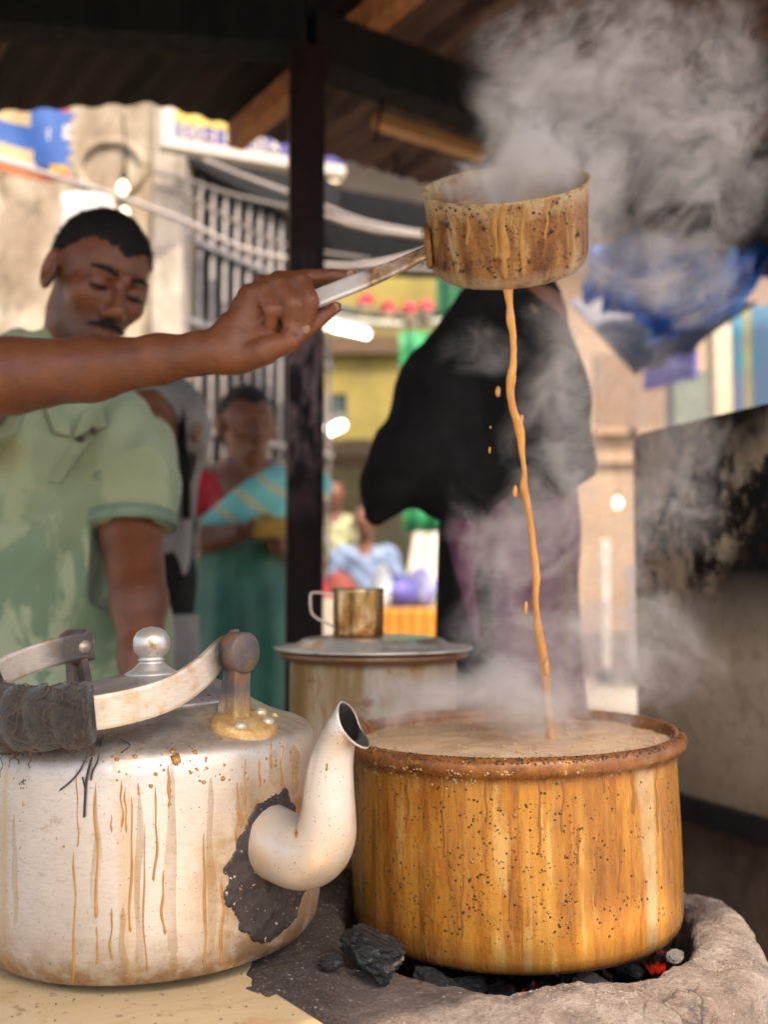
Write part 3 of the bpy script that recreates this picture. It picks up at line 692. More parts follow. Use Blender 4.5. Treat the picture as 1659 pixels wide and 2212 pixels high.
for kd, a, zv in prof:
    for j in range(SEG):
        th = 2 * math.pi * j / SEG; Ro = stove_R(th); c, s = math.cos(th), math.sin(th)
        if kd == 'p': r = a; z = zv
        elif kd == 'l':
            r = .186 + (Ro - .186) * a; x = SX + r * c; y = SY + r * s; z = float(stove_top(x, y)) + zv
            lft = max(0, min(1, (-.03 - x) / .06))
            if lft > 0: z = z * (1 - lft) + lft * (CT + .0045 - .009 * a ** 5 + zv * .15)
        else: r = Ro * a; z = zv
        V.append((r * c, r * s, z))
V = np.array(V); dn = np.stack([fbm(V, 16, 4, 1), fbm(V, 16, 4, 5), fbm(V, 13, 5, 9)], 1)
msk = np.clip((np.hypot(V[:, 0], V[:, 1]) - .17) / .02, 0, 1)[:, None]
V = V + dn * np.array((.006, .006, .0085)) * msk
V[:, 2] = np.maximum(V[:, 2], 0)
n = len(prof); Fc = [(i * SEG + j, i * SEG + (j + 1) % SEG, (i + 1) * SEG + (j + 1) % SEG, (i + 1) * SEG + j) for i in range(n - 1) for j in range(SEG)]
stv = root('clay_stove', (SX, SY, 0), 'cracked pinkish clay charcoal stove under the large tea pot', 'stove')
o = stv_body = mesh('clay_body', V, Fc, CLAY, stv)
sub = o.modifiers.new('subdivision', 'SUBSURF'); sub.levels = 2; sub.render_levels = 2
tx = bpy.data.textures.new('clay_lumps', 'CLOUDS'); tx.noise_scale = .012; tx.noise_depth = 4
dm = o.modifiers.new('lumps', 'DISPLACE'); dm.texture = tx; dm.strength = .0065; dm.mid_level = .5
tx2 = bpy.data.textures.new('clay_grain', 'CLOUDS'); tx2.noise_scale = .0035; tx2.noise_depth = 3
dm2 = o.modifiers.new('grain', 'DISPLACE'); dm2.texture = tx2; dm2.strength = .0014; dm2.mid_level = .5
# iron rests carrying the pot
IRON = plain('black_iron', (.03, .025, .022), .7, metal=.3, var=.4)
for a in (75, 195, 25):
    q = R(a); V, Fc = bar((.15 * math.cos(q), .15 * math.sin(q), .7275), (.20 * math.cos(q), .20 * math.sin(q), .7275), .022, .016); mesh('pot_rest', V, Fc, IRON, stv, smooth=False)

# charcoal
t = NT('charcoal'); v = t.mapv((3, 14, 14)); n = t.noise(9, 7, .7, v); n2 = t.noise(60, 5, .65)
t.set(base=t.mix(t.rng(n2, .60, .72, 0, .8), t.ramp(n, [(.35, (.004, .004, .0045)), (.6, (.016, .0165, .018)), (.78, (.07, .07, .073))]), (.33, .28, .23)), rough=t.rng(n, .3, .7, .35, .75)); t.bump(n, .9, .006)
COAL = t.m
ASH = plain('grey_ash', (.19, .17, .16), .95, var=.6, scale=40, bump=.6, bs=90, bd=.004)
t = NT('ember'); n = t.noise(60, 5); t.set(base=(.02, .008, .006), ecol=(.8, .02, .004), estr=t.rng(n, .50, .72, .0, .32), rough=.9); t.bump(n, .5, .004); EMBER = t.m
def lump(r, seed, el=(1, 1, 1), cuts=14, sub=4):
    g = np.random.default_rng(seed); bm = bmesh.new(); bmesh.ops.create_icosphere(bm, subdivisions=sub, radius=1)
    V = np.array([v.co[:] for v in bm.verts]); N = g.normal(size=(cuts, 3)); N /= np.linalg.norm(N, axis=1)[:, None]; D = g.uniform(.5, .85, cuts)
    for nv, d in zip(N, D):
        q = V @ nv - d; m = q > 0; V[m] -= q[m][:, None] * nv
    V = V * np.array(el)
    V *= (1 + .10 * fbm(V * np.array((.8, 4, 6)), 2.2, 5, seed))[:, None]
    V *= r; bm.verts.index_update(); Fc = [[v.index for v in f.verts] for f in bm.faces]; bm.free(); return V, Fc
def coal(px, py, z, r, el, rot, seed, lab, m=None, nm='charcoal'):
    Y = (CZ - z) * F / (py - 1255); X = (px - 829.5) / F * Y
    V, Fc = lump(r, seed, el, sub=5 if r > .025 else 4); o = mesh(nm, V, Fc, m or COAL, smooth=False); o.location = (X, Y, z); o.rotation_euler = rot
    tag(o, lab, 'charcoal', 'charcoal in the stove'); return o
coal(800, 2034, .764, .038, (1.08, .66, .72), (.15, .42, -.25), 3, 'largest charcoal lump leaning between kettle and tea pot')
coal(718, 2052, .764, .0105, (1.1, .8, .8), (.3, .1, .6), 9, 'small loose charcoal crumb left of the largest lump')
coal(930, 2098, .724, .021, (1.4, .7, .6), (.2, .35, -.2), 5, 'long charcoal lump at the stove lip under the pot')
coal(1010, 2105, .715, .018, (1.2, .8, .8), (.5, .1, .4), 12, 'rounded charcoal lump right of the long one')
coal(1215, 2095, .708, .022, (1.3, .8, .7), (.1, .4, 1.2), 15, 'dark charcoal lump below the middle of the pot')
coal(1265, 2100, .712, .017, (1.5, .8, .55), (.3, .1, .2), 22, 'ash whitened charcoal lump under the pot, right of centre', ASH)
coal(1335, 2068, .711, .017, (1.2, .9, .7), (.4, .3, .5), 31, 'grey charcoal lump left of the right glowing ember')
coal(1075, 2112, .706, .018, (1.3, .9, .6), (.1, .2, .9), 41, 'charcoal lump just left of the front ember')
coal(1142, 2118, .706, .014, (.8, .8, 1.0), (.2, .3, .1), 25, 'red glowing ember at the front under the pot', EMBER, 'ember')
coal(1407, 2060, .708, .014, (1.1, .8, 1.1), (.2, .5, .1), 27, 'red glowing ember at the right under the pot', EMBER, 'ember')
coal(1446, 2044, .722, .010, (1.3, .9, .6), (.5, .1, .6), 33, 'pale ash lump beside the right ember', ASH)
# ash bed and grit
g = np.random.default_rng(5); parts = []
for i in range(240):
    a = g.uniform(0, 2 * math.pi); r = .17 * math.sqrt(g.random()); V, Fc = lump(g.uniform(.006, .016), 100 + i % 12, (1.2, 1, .7), 8, 1); parts.append((V + np.array((r * math.cos(a), r * math.sin(a), .655 + g.uniform(0, .035))), Fc))
o = mesh('coal_bed', *join(parts), COAL, stv, smooth=False); o['kind'] = 'stuff'
parts = []
bpy.context.view_layer.update(); dg = bpy.context.evaluated_depsgraph_get(); ev = stv_body.evaluated_get(dg); em = ev.to_mesh()
sb0 = BVHTree.FromPolygons([tuple(v.co) for v in em.vertices], [tuple(p.vertices) for p in em.polygons]); ev.to_mesh_clear()
for i in range(650):
    a = R(g.uniform(165, 385)); rr = .195 + (stove_R(a) - .195) * g.random() * .93; x, y = rr * math.cos(a), rr * math.sin(a)
    h = sb0.ray_cast(Vector((x, y, 1.2)), Vector((0, 0, -1)))
    if h[0] is None: continue
    V, Fc = lump(g.uniform(.0006, .0017) * (1.5 if g.random() < .08 else 1), 200 + i % 9, (1.1, 1, .8), 6, 1); parts.append((V + np.array(h[0]), Fc))
o = mesh('grit', *join(parts), plain('grit', (.32, .27, .23), .9, var=.8, scale=120), stv, smooth=False); o['kind'] = 'stuff'
# crumbs on the marble
parts = []
for i in range(260):
    x = g.uniform(-.5, .0); y = g.uniform(.66, .95); V, Fc = lump(g.uniform(.0004, .0012) * (1.6 if x > -.16 and g.random() < .4 else 1), 300 + i % 9, (1.2, 1, .6), 6, 1)
    parts.append((V + np.array((x, y, CT + .0003)), Fc))
o = mesh('tea_dust', *join(parts), plain('tea_dust', (.09, .06, .04), .9), cb, smooth=False, local=False); o['kind'] = 'stuff'

# ================================================================== DRIPS helper (tea runs lying on a surface)
t = NT('tea_run'); n = t.noise(90, 4); t.set(base=t.ramp(n, [(.3, (.36, .17, .035)), (.7, (.52, .28, .075))]), rough=.16, coat=.4, alpha=.85); TEARUN = t.m
t = NT('tea_film'); n = t.noise(70, 5, .6, t.mapv((1, 1, .15))); t.set(base=(.46, .26, .085), rough=.35, alpha=t.rng(n, .3, .7, .08, .42)); FILM = t.m
t = NT('dried_tea'); t.set(base=(.34, .135, .028), rough=.25, alpha=.8); DRIED = t.m
def ray(dx, dy):
    d = P(dx, dy, 1.0) - np.array((0, 0, CZ)); return Vector(d).normalized()
def run_strip(bvh, Mi, x, y0, y1, wd, seed, bulb=1.6, hgt=.0007, wob=5, taper=True):
    """ribbon of tea down a surface: wd in picture units; returned in local space of the surface"""
    g = np.random.default_rng(seed); n = max(6, int((y1 - y0) / 7)); org = Mi @ Vector((0, 0, CZ)); rows = []
    ph = g.uniform(0, 6, 3); path = []
    for i in range(n + 1):
        s = i / n; yy = y0 + (y1 - y0) * s
        xx = x + wob * min(1, (y1 - y0) / 140) * (.6 * math.sin(s * 5 + ph[0]) + .4 * math.sin(s * 11 + ph[1])) * min(1, s * 3)
        wv = wd * (.55 + .3 * math.sin(s * 9 + ph[2]) * .5 + .25 * s) * min(1, s * 6 + .25)
        e = (1 - s) * (y1 - y0) / max(wd, 1e-6)          # distance to the tip in widths
        if e < 1.6: wv = wd * bulb * math.sqrt(max(0, 1 - ((e - .8) / .8) ** 2)) * .55 + wd * .02
        row = []
        for q in (-1, -.6, 0, .6, 1):
            h = bvh.ray_cast(org, (Mi.to_3x3() @ ray(xx + q * wv * .5, yy)))
            if h[0] is None: row = None; break
            row.append(h[0] + h[1] * (hgt * (1 - q * q) * (1.8 if e < 1.8 else 1) + .00012))
        if row is None: break
        rows.append(row)
    V = [tuple(p) for r_ in rows for p in r_]; Fc = [(i * 5 + j, i * 5 + j + 1, (i + 1) * 5 + j + 1, (i + 1) * 5 + j) for i in range(len(rows) - 1) for j in range(4)]
    return V, Fc
def bvh_of(*ms):
    V = []; Fc = []
    for v, f in ms:
        n = len(V); V += [tuple(p) for p in v]; Fc += [[i + n for i in q] for q in f]
    return BVHTree.FromPolygons(V, Fc)
def dots(bvh, Mi, pts, flat_=.45, seed=0, jitter=.3, ymax=9):
    """little raised blobs at picture points (x, y, r)"""
    g = np.random.default_rng(seed); bm = bmesh.new(); bmesh.ops.create_icosphere(bm, subdivisions=1, radius=1); bm.verts.index_update()
    S = np.array([v.co[:] for v in bm.verts]); SF = [[v.index for v in f.verts] for f in bm.faces]; bm.free(); out = []
    org = Mi @ Vector((0, 0, CZ))
    for x, y, r in pts:
        h = bvh.ray_cast(org, Mi.to_3x3() @ ray(x, y))
        if h[0] is None or h[3] > ymax: continue
        nrm = h[1]; a = nrm.orthogonal().normalized(); b = nrm.cross(a)
        s = S * (1 + jitter * (g.random((len(S), 1)) - .5))
        rr = r * h[3] / F
        V = [tuple(h[0] + rr * (a * q[0] + b * q[1] + nrm * q[2] * flat_)) for q in s]; out.append((V, SF))
    return join(out)

# milk tea spilt over the lip
sm_i = Matrix.Translation((-SX, -SY, 0)); parts = [run_strip(sb0, sm_i, x, a, b_, w_, 70 + i, 1.5, .0016, 4) for i, (x, a, b_, w_) in enumerate(((790, 2165, 2196, 10), (900, 2140, 2210, 9), (906, 2120, 2150, 10), (973, 2178, 2203, 9), (1065, 2150, 2208, 10), (1088, 2175, 2200, 8), (1040, 2120, 2160, 7), (1300, 2150, 2180, 6)))]
o = mesh('spilt_tea', *join([p for p in parts if len(p[0])]), plain('spilt_tea', (.62, .40, .16), .2, var=.3, scale=60), stv); o['kind'] = 'stuff'

# ================================================================== LARGE TEA POT
PR = .1805
pot = root('tea_pot', (SX, SY, .7365), 'large tea stained pot of boiling milk tea on the clay stove', 'pot', rot=(R(-.5), R(-1.2), R(34)))
bpy.context.view_layer.update()
pp = [(.0005, 0), (.10, 0), (.158, .0006), (.1685, .0030), (.1735, .0085), (.1755, .017), (.1763, .05), (.1765, .10), (.1755, .150), (.1750, .176), (.1755, .182),
      (.1800, .1835), (.1850, .187), (.1868, .193), (.1850, .199), (.1800, .2025), (.1755, .2015), (.1725, .198), (.1705, .19), (.171, .14), (.171, .05), (.165, .012), (.10, .008), (.0005, .008)]
PV, PF = lathe(pp, 160)
t = NT('stained_pot')
cv = t.cyl(.1765, .06); cv2 = t.cyl(.1765, .16); x, y, z = t.sep()
s1 = t.noise(42, 7, .66, cv, .15); s2 = t.noise(95, 7, .68, cv2, .2); s3 = t.noise(11, 4, .55, cv); fine = t.noise(260, 4, .6); blot = t.noise(28, 7, .65)
b = t.ramp(s1, [(.30, (.26, .078, .011)), (.42, (.38, .132, .017)), (.50, (.50, .20, .026)), (.58, (.60, .275, .042)), (.68, (.70, .42, .12)), (.8, (.76, .60, .33))])
b = t.mix(t.rng(s2, .44, .60, 0, .6), b, (.58, .28, .045))
b = t.mix(t.rng(s2, .42, .32, 0, .85), b, (.22, .075, .012))
brk = t.noise(30, 5, .6, t.cyl(.1765, .5)); s4 = t.noise(150, 6, .66, t.cyl(.1765, .05), .1); s5 = t.noise(60, 6, .62, t.mapv(loc=(.3, .7, .2), vec=t.cyl(.1765, .09)))
b = t.mix(t.math('MULTIPLY', t.rng(s4, .545, .60, 0, .42), t.rng(brk, .42, .54)), b, (.17, .048, .008))      # thin dark runs
b = t.mix(t.math('MULTIPLY', t.rng(s5, .56, .62, 0, .5), t.rng(brk, .56, .44)), b, (.74, .50, .19))             # thin pale runs
b = t.mix(t.math('MULTIPLY', t.rng(s5, .43, .39, 0, .42), t.rng(brk, .40, .52)), b, (.27, .085, .014))           # brown sheets
b = t.mix(t.math('MULTIPLY', t.rng(s3, .56, .62, 0, .7), t.rng(brk, .35, .5, .3, 1)), b, (.70, .55, .32))       # bare aluminium runs
b = t.mix(t.rng(s3, .46, .36, 0, .65), b, (.34, .135, .03))       # thick brown runs
b = t.mix(t.math('MULTIPLY', t.rng(blot, .55, .68), t.rng(z, .165, .185, .25, .95)), b, (.10, .04, .016))
b = t.mix(t.math('MULTIPLY', t.rng(t.noise(60, 6, .7), .44, .58), t.rng(z, .176, .183, 0, .9)), b, (.085, .035, .016))
b = t.mix(t.rng(z, .035, .0, 0, .85), b, (.07, .03, .012)); b = t.mix(t.math('MULTIPLY', t.rng(z, .17, .186, 0, .85), t.rng(blot, .32, .5)), b, (.26, .095, .03))
t.set(base=b, metal=t.math('MAXIMUM', t.rng(s3, .5, .66, .1, .6), t.rng(s1, .55, .7, .1, .55)), rough=t.rng(s2, .3, .7, .17, .38), spec=.45, coat=.1)
t.bump(t.math('ADD', t.math('MULTIPLY', fine, .5), t.math('ADD', s2, t.math('MULTIPLY', blot, .8))), .35, .0022)
POTM = t.m
pb_ = mesh('body', PV, PF, POTM, pot)
Mi = pot.matrix_world.inverted(); bv = bvh_of((PV, PF))
# raised black and brown specks, drops, runs and rim crust
g = np.random.default_rng(11); pts = []
for i in range(140):     # clusters
    cx = g.uniform(770, 1455); cy_ = g.uniform(1690, 2040)
    for k in range(g.integers(1, 6)): pts.append((cx + g.normal() * 14, cy_ + g.normal() * 18, g.uniform(1.2, 3.2)))
for i in range(150): pts.append((g.uniform(765, 1460), g.uniform(1670, 2050), g.uniform(.7, 1.6)))
V, Fc = dots(bv, Mi, pts, .5, 1); o = mesh('tea_specks', V, Fc, plain('tea_leaf_specks', (.06, .028, .014), .6, var=.6, scale=90), pot); o['kind'] = 'stuff'
pts = [(g.uniform(790, 1250), g.uniform(1720, 2050), 1.0 + 2.2 * g.random() ** 2) for i in range(420)]
V, Fc = dots(bv, Mi, pts, .25, 2); o = mesh('tea_beads', V, Fc, plain('tea_bead', (.25, .095, .022), .25, var=.3, scale=90), pot); o['kind'] = 'stuff'
pts = [(1113, 1762, 9), (1122, 1745, 7), (1020, 1862, 8), (1035, 1845, 6), (1185, 1972, 6), (1125, 1935, 8), (1325, 1750, 8), (1225, 1995, 6), (1245, 1842, 10), (1080, 1800, 5), (1172, 1790, 5), (945, 1890, 5), (1385, 1690, 5), (1090, 1640, 8), (1000, 1645, 8)]
V, Fc = dots(bv, Mi, [(x, y, r * .62) for x, y, r in pts], .25, 3, .15); o = mesh('tea_drops', V, Fc, TEARUN, pot); o['kind'] = 'stuff'
parts = []
for i, (x, y0, y1, wd) in enumerate([(1368, 1655, 1760, 15), (1305, 1650, 1715, 9), (1250, 1780, 1870, 11), (1340, 1800, 1930, 9), (1215, 1660, 1800, 10), (1165, 1662, 1850, 9), (1420, 1650, 1800, 9), (1050, 1665, 1780, 10), (960, 1665, 1850, 9), (880, 1670, 1800, 8), (1290, 1820, 1960, 8), (1105, 1850, 2010, 9), (1000, 1880, 2030, 8), (830, 1680, 1900, 7)]):
    parts.append(run_strip(bv, Mi, x, y0, y1, wd * .8, i, 1.3, .00035, 4))
o = mesh('tea_runs', *join(parts), DRIED, pot); o['kind'] = 'stuff'
pts = []
for i in range(620):
    x = g.uniform(752, 1462); e = math.sqrt(max(0, 1 - ((x - 1107) / 358) ** 2)); yb = 1578 + 52 * e
    pts.append((x, yb + g.uniform(-6, 22) , g.uniform(.8, 3.0)))
V, Fc = dots(bv, Mi, pts, .6, 4, .6, 1.17); o = mesh('rim_crust', V, Fc, plain('burnt_crust', (.12, .055, .028), .75, var=.7, scale=70), pot); o['kind'] = 'stuff'
pts = []
for i in range(120):
    x = g.uniform(760, 1110) if g.random() < .7 else g.uniform(760, 1440); e = math.sqrt(max(0, 1 - ((x - 1107) / 358) ** 2)); pts.append((x, 1622 + 46 * e + abs(g.normal()) * 14, g.uniform(1.2, 4)))
V, Fc = dots(bv, Mi, pts, .25, 5, .6); o = mesh('milk_skin', V, Fc, plain('dried_milk', (.60, .46, .26), .6, var=.3, scale=60), pot); o['kind'] = 'stuff'
# milk tea in the pot
t = NT('milk_tea'); n = t.noise(14, 5, .6); n2 = t.noise(50, 4)
t.set(base=t.ramp(n, [(.35, (.68, .46, .27)), (.65, (.78, .58, .37))]), rough=.25, sss=.3, sssr=(.6, .35, .15), ssss=.004); t.bump(t.math('ADD', n, n2), .35, .004); TEA = t.m
def teaf(i, j): pass
rr = np.linspace(0, .1708, 26); V = []; SG = 90
for r in rr:
    for j in range(SG):
        a = 2 * math.pi * j / SG; p = np.array((r * math.cos(a), r * math.sin(a), .1905)); V.append(p)
V = np.array(V); V[:, 2] += .0025 * fbm(V, 26, 3, 2)
# ring of ripples where the stream lands
ld = P(1190, 1596, 1.135); lx, ly = ld[0] - SX, ld[1] - SY; q = np.hypot(V[:, 0] - lx, V[:, 1] - ly); V[:, 2] += .003 * np.cos(q * 260) * np.exp(-q * 30)
Fc = [(i * SG + j, i * SG + (j + 1) % SG, (i + 1) * SG + (j + 1) % SG, (i + 1) * SG + j) for i in range(25) for j in range(SG)]
o = mesh('milk_tea', V, Fc, TEA); o.location = pot.location; o.rotation_euler = pot.rotation_euler; tag(o, 'pale brown milk tea filling the large stained pot', 'tea')
# froth bubbles
parts = []
bm = bmesh.new(); bmesh.ops.create_icosphere(bm, subdivisions=1, radius=1); bm.verts.index_update(); IS = np.array([v.co[:] for v in bm.verts]); IF = [[v.index for v in f.verts] for f in bm.faces]; bm.free()
for i in range(420):
    a = g.uniform(0, 6.28); r = .168 * (1 - abs(g.normal()) * .12) if i % 2 else .168 * math.sqrt(g.random())
    if r < 0: continue
    s = g.uniform(.0007, .0025); parts.append((IS * s * np.array((1, 1, .6)) + np.array((r * math.cos(a), r * math.sin(a), .1915)), IF))
b_ = mesh('froth', *join(parts), plain('tea_froth', (.66, .46, .26), .25, var=.15), o); b_['kind'] = 'stuff'

# ================================================================== KETTLE
KX, KY = -.221, 1.0
ANG = R(-37)
ket = root('kettle', (KX, KY, CT + .0015), 'dented aluminium kettle with cloth wrapped handle and tea runs', 'kettle', rot=(0, R(-1.3), 0))
bpy.context.view_layer.update()
kp = [(.0005, .004), (.10, .004), (.136, .003), (.150, .008), (.1568, .018), (.1598, .032), (.1605, .06), (.1600, .10), (.1588, .150), (.1578, .176), (.1556, .1860), (.1512, .1930), (.1440, .1970), (.130, .2015), (.115, .2075), (.101, .2150), (.095, .2190), (.0905, .2208), (.0855, .2205), (.084, .216), (.0005, .216)]
KV, KF = lathe(kp, 180); KV = np.array(KV)
KV[:, :2] *= (1 + .006 * fbm(KV, 12, 3, 4))[:, None]      # dents
t = NT('worn_aluminium'); x, y, z = t.sep(); cv = t.cyl(.155, .05)
a = t.math('ARCTAN2', y, x)
n = t.noise(9, 6, .6); sc_ = t.noise(120, 5, .7, t.cyl(.155, 6.0)); fine = t.noise(230, 4, .65); runs = t.noise(26, 5, .55, cv, .1); blot = t.noise(40, 6, .65)
b = t.ramp(n, [(.3, (.57, .52, .475)), (.55, (.66, .615, .57)), (.75, (.73, .695, .655))])
b = t.mix(t.rng(sc_, .48, .72, 0, .5), b, (.44, .37, .31)); b = t.mix(t.rng(t.noise(55, 8, .75), .57, .68, 0, .5), b, (.36, .26, .18))
b = t.mix(t.math('MULTIPLY', t.rng(runs, .56, .66), .55), b, (.60, .41, .19))
_m = t.n.new('ShaderNodeVectorMath'); _m.operation = 'DISTANCE'; t.l.new(t.co, _m.inputs[0]); _m.inputs[1].default_value = (math.cos(ANG) * .157, math.sin(ANG) * .157, .085)
b = t.mix(t.math('MULTIPLY', t.rng(_m.outputs['Value'], .09, .06), t.rng(blot, .38, .56, .1, .8)), b, (.30, .15, .055))
warm = t.rng(t.math('COSINE', t.math('SUBTRACT', a, ANG + .25)), .55, 1.0, 0, .55)
b = t.mix(t.math('MULTIPLY', warm, t.rng(n, .3, .6, .4, 1)), b, (.66, .47, .25))
b = t.mix(t.math('MULTIPLY', t.rng(z, .05, .008, 0, 1), t.rng(blot, .38, .58)), b, (.30, .16, .06))
b = t.mix(t.math('MULTIPLY', t.rng(z, .16, .2, 0, .55), t.rng(blot, .42, .62)), b, (.27, .20, .15))
b = t.mix(t.rng(fine, .66, .71, 0, .7), b, (.10, .07, .05))
t.set(base=b, metal=.65, rough=t.rng(n, .3, .7, .32, .48), spec=.5)
t.bump(t.math('ADD', t.math('MULTIPLY', fine, .25), t.math('MULTIPLY', sc_, .5)), .35, .0014); ALU = t.m
mesh('body', KV, KF, ALU, ket)
Mi = ket.matrix_world.inverted(); kb = bvh_of((KV, KF))
# lid
lp = [(.0005, .2195), (.087, .2195), (.0895, .2215), (.088, .2245), (.078, .2315), (.062, .2385), (.040, .2435), (.022, .2450), (.0005, .2455)]
t = NT('lid_metal'); n = t.noise(14, 7, .65); fine = t.noise(190, 4, .6)
b = t.ramp(n, [(.32, (.20, .14, .10)), (.5, (.42, .37, .34)), (.7, (.55, .50, .47))]); b = t.mix(t.rng(t.noise(9, 5), .58, .68), b, (.34, .20, .09)); b = t.mix(t.rng(fine, .63, .69, 0, .8), b, (.06, .04, .03))
t.set(base=b, metal=.5, rough=t.rng(n, .3, .7, .25, .42)); t.bump(fine, .2, .001); LIDM = t.m
LV, LF = lathe(lp, 96); lid = mesh('lid', LV, LF, LIDM, ket)
kn = [(.0005, .245), (.031, .2445), (.0305, .247), (.022, .2515), (.0155, .2575), (.0135, .2605), (.0165, .262), (.0135, .2635), (.0145, .266), (.0195, .271), (.0215, .2785), (.0205, .287), (.016, .2945), (.009, .2985), (.0005, .3)]
t = NT('polished_knob'); n = t.noise(45, 6, .6); t.set(base=t.mix(t.rng(n, .54, .64, 0, .9), (.72, .67, .6), (.36, .19, .06)), metal=.6, rough=.34); KNOB = t.m
kn = [(r * .84, .245 + (z - .245) * .84) for r, z in kn]
kV, kF = lathe(kn, 40); mesh('knob', kV, kF, KNOB, lid)
# brackets: riveted foot, post with rib, round head
t = NT('burnt_bracket'); n = t.noise(38, 7, .7); z = t.sep()[2]
up = t.rng(z, .205, .235); b = t.mix(up, t.ramp(n, [(.35, (.40, .19, .05)), (.5, (.58, .36, .13)), (.62, (.70, .58, .40))]), t.ramp(n, [(.4, (.085, .065, .06)), (.52, (.12, .095, .088)), (.66, (.25, .10, .035))]))
t.set(base=b, rough=t.rng(n, .3, .6, .25, .6), metal=.15); t.bump(t.noise(140, 5, .65), .4, .0015); BRK = t.m
RIV = plain('rivet', (.66, .55, .40), .3, metal=.4, var=.35, scale=60)
def bracket(sgn):
    c, s = math.cos(ANG) * sgn, math.sin(ANG) * sgn
    ra = Vector((c, s, 0)); ta = Vector((-s, c, 0))
    tilt = math.atan2(.2075 - .197, .144 - .115)             # shoulder slope
    rad = Vector((c * math.cos(tilt), s * math.cos(tilt), -math.sin(tilt))); nor = Vector((c * math.sin(tilt), s * math.sin(tilt), math.cos(tilt)))
    base = Vector((c * .125, s * .125, .2030))
    V, Fc = lathe([(.0005, .0085), (.020, .0085), (.0295, .0070), (.0325, .0035), (.0335, -.003)], 48)
    W_ = [tuple(base + rad * (v[0] * .82) + ta * (v[1] * 1.02) + nor * v[2]) for v in V]
    pl = mesh('bracket_foot', W_, Fc, BRK, ket)
    for (u, v) in ((.012, -.018), (.012, .016), (-.006, .024)):
        q = base + rad * u + ta * v + nor * .0085; V2, F2 = lathe([(.0062, -.001), (.0056, .002), (.0035, .0036), (.0005, .004)], 20)
        mesh('rivet', [tuple(q + rad * k[0] + ta * k[1] + nor * k[2]) for k in V2], F2, RIV, pl)
    top = Vector((c * .120, s * .120, .2690))
    foot = base + nor * .006 + ra * (-.006)
    po = join([bar(foot + ta * -.004, top + Vector((0, 0, -.004)), .020, .012, up=ra, bev=.002), bar(foot + ra * -.008 + ta * -.010, top + ra * -.006 + Vector((0, 0, -.012)), .008, .020, up=ra, bev=.002)])
    mesh('bracket_post', *po, BRK, ket, smooth=False)
    V, Fc = lathe([(.0005, .010), (.0165, .010), (.0185, .008), (.0185, -.008), (.0165, -.010), (.0005, -.010)], 40)
    mesh('pivot_head', [tuple(top + ta * v[0] + Vector((0, 0, v[1])) + ra * v[2]) for v in V], Fc, BRK, ket)
    return top, ra, ta
t1, ra, ta = bracket(1); t2, _, _ = bracket(-1)
V, Fc = dots(kb, Mi, [(592, 1545, 9)], .8, 8, .8); mesh('ginger_scrap', V, Fc, plain('ginger', (.72, .55, .16), .5), ket, smooth=False)
# bail handle, folded down toward the left front
nd = Vector((math.sin(ANG), -math.cos(ANG), 0)); nd = Vector((nd.x, nd.y, 0)).normalized()      # horizontal, left-front
if nd.y > 0: nd = -nd
cen = (t1 + t2) / 2; ax = (t1 - t2) / 2
def hp(a, b_, z): return cen + ax * a + nd * b_ + Vector((0, 0, z))
hpath = catmull([tuple(v) for v in (hp(.90, -.012, .004), hp(.90, .010, .0), hp(.97, .045, -.016), hp(.98, .085, -.030), hp(.86, .128, -.038), hp(.58, .160, -.042), hp(.2, .177, -.044), hp(-.2, .177, -.043), hp(-.58, .160, -.038), hp(-.86, .124, -.030), hp(-.97, .080, -.016), hp(-.97, .04, -.006), hp(-.90, .008, .0), hp(-.90, -.012, .002))], 7)
def strap(path, w_, th):
    V = []; n = len(path)
    for i in range(n):
        tg = path[min(i + 1, n - 1)] - path[max(i - 1, 0)]; tg /= np.linalg.norm(tg); s = np.cross(tg, (0, 0, 1)); s /= np.linalg.norm(s); u = np.cross(s, tg)
        e = min(i, n - 1 - i); ww = w_ * (1.2 if e < 4 else 1)
        for (a, b_) in ((-1, -.8), (-.6, -1), (.6, -1), (1, -.8), (1, .8), (.6, 1), (-.6, 1), (-1, .8)): V.append(path[i] + s * a * th * .5 + u * b_ * ww * .5)
    Fc = [(i * 8 + j, i * 8 + (j + 1) % 8, (i + 1) * 8 + (j + 1) % 8, (i + 1) * 8 + j) for i in range(n - 1) for j in range(8)] + [tuple(range(7, -1, -1)), tuple((n - 1) * 8 + j for j in range(8))]
    return V, Fc
t = NT('bail_aluminium'); n = t.noise(22, 7, .65); br_ = t.noise(90, 5, .6, t.mapv((1, 1, 9)))
b = t.mix(t.rng(n, .5, .62, 0, .8), t.ramp(br_, [(.3, (.60, .50, .40)), (.7, (.72, .64, .55))]), (.50, .26, .06))
def near(pt, r0, r1):
    m = t.n.new('ShaderNodeVectorMath'); m.operation = 'DISTANCE'; t.l.new(t.co, m.inputs[0]); m.inputs[1].default_value = tuple(pt); return t.rng(m.outputs['Value'], r0, r1, 1, 0)
soot = t.math('MAXIMUM', near(t1, .022, .042), near(t2, .026, .05))
b = t.mix(t.math('MULTIPLY', soot, t.rng(n, .25, .5, .3, 1)), b, (.10, .085, .075))
t.set(base=b, metal=.25, rough=t.rng(n, .3, .6, .28, .5)); t.bump(br_, .2, .001); BAIL = t.m
hd = mesh('bail_handle', *strap(hpath, .0275, .0062), BAIL, ket, smooth=False)
# knob of the far pivot
V, Fc = lathe([(.0005, .006), (.007, .005), (.008, -.006), (.0005, -.006)], 18); q = t2 + ra * .012
mesh('pivot_bolt', [tuple(q + ta * v[0] + Vector((0, 0, v[1])) + ra * v[2]) for v in V], Fc, RIV, ket)
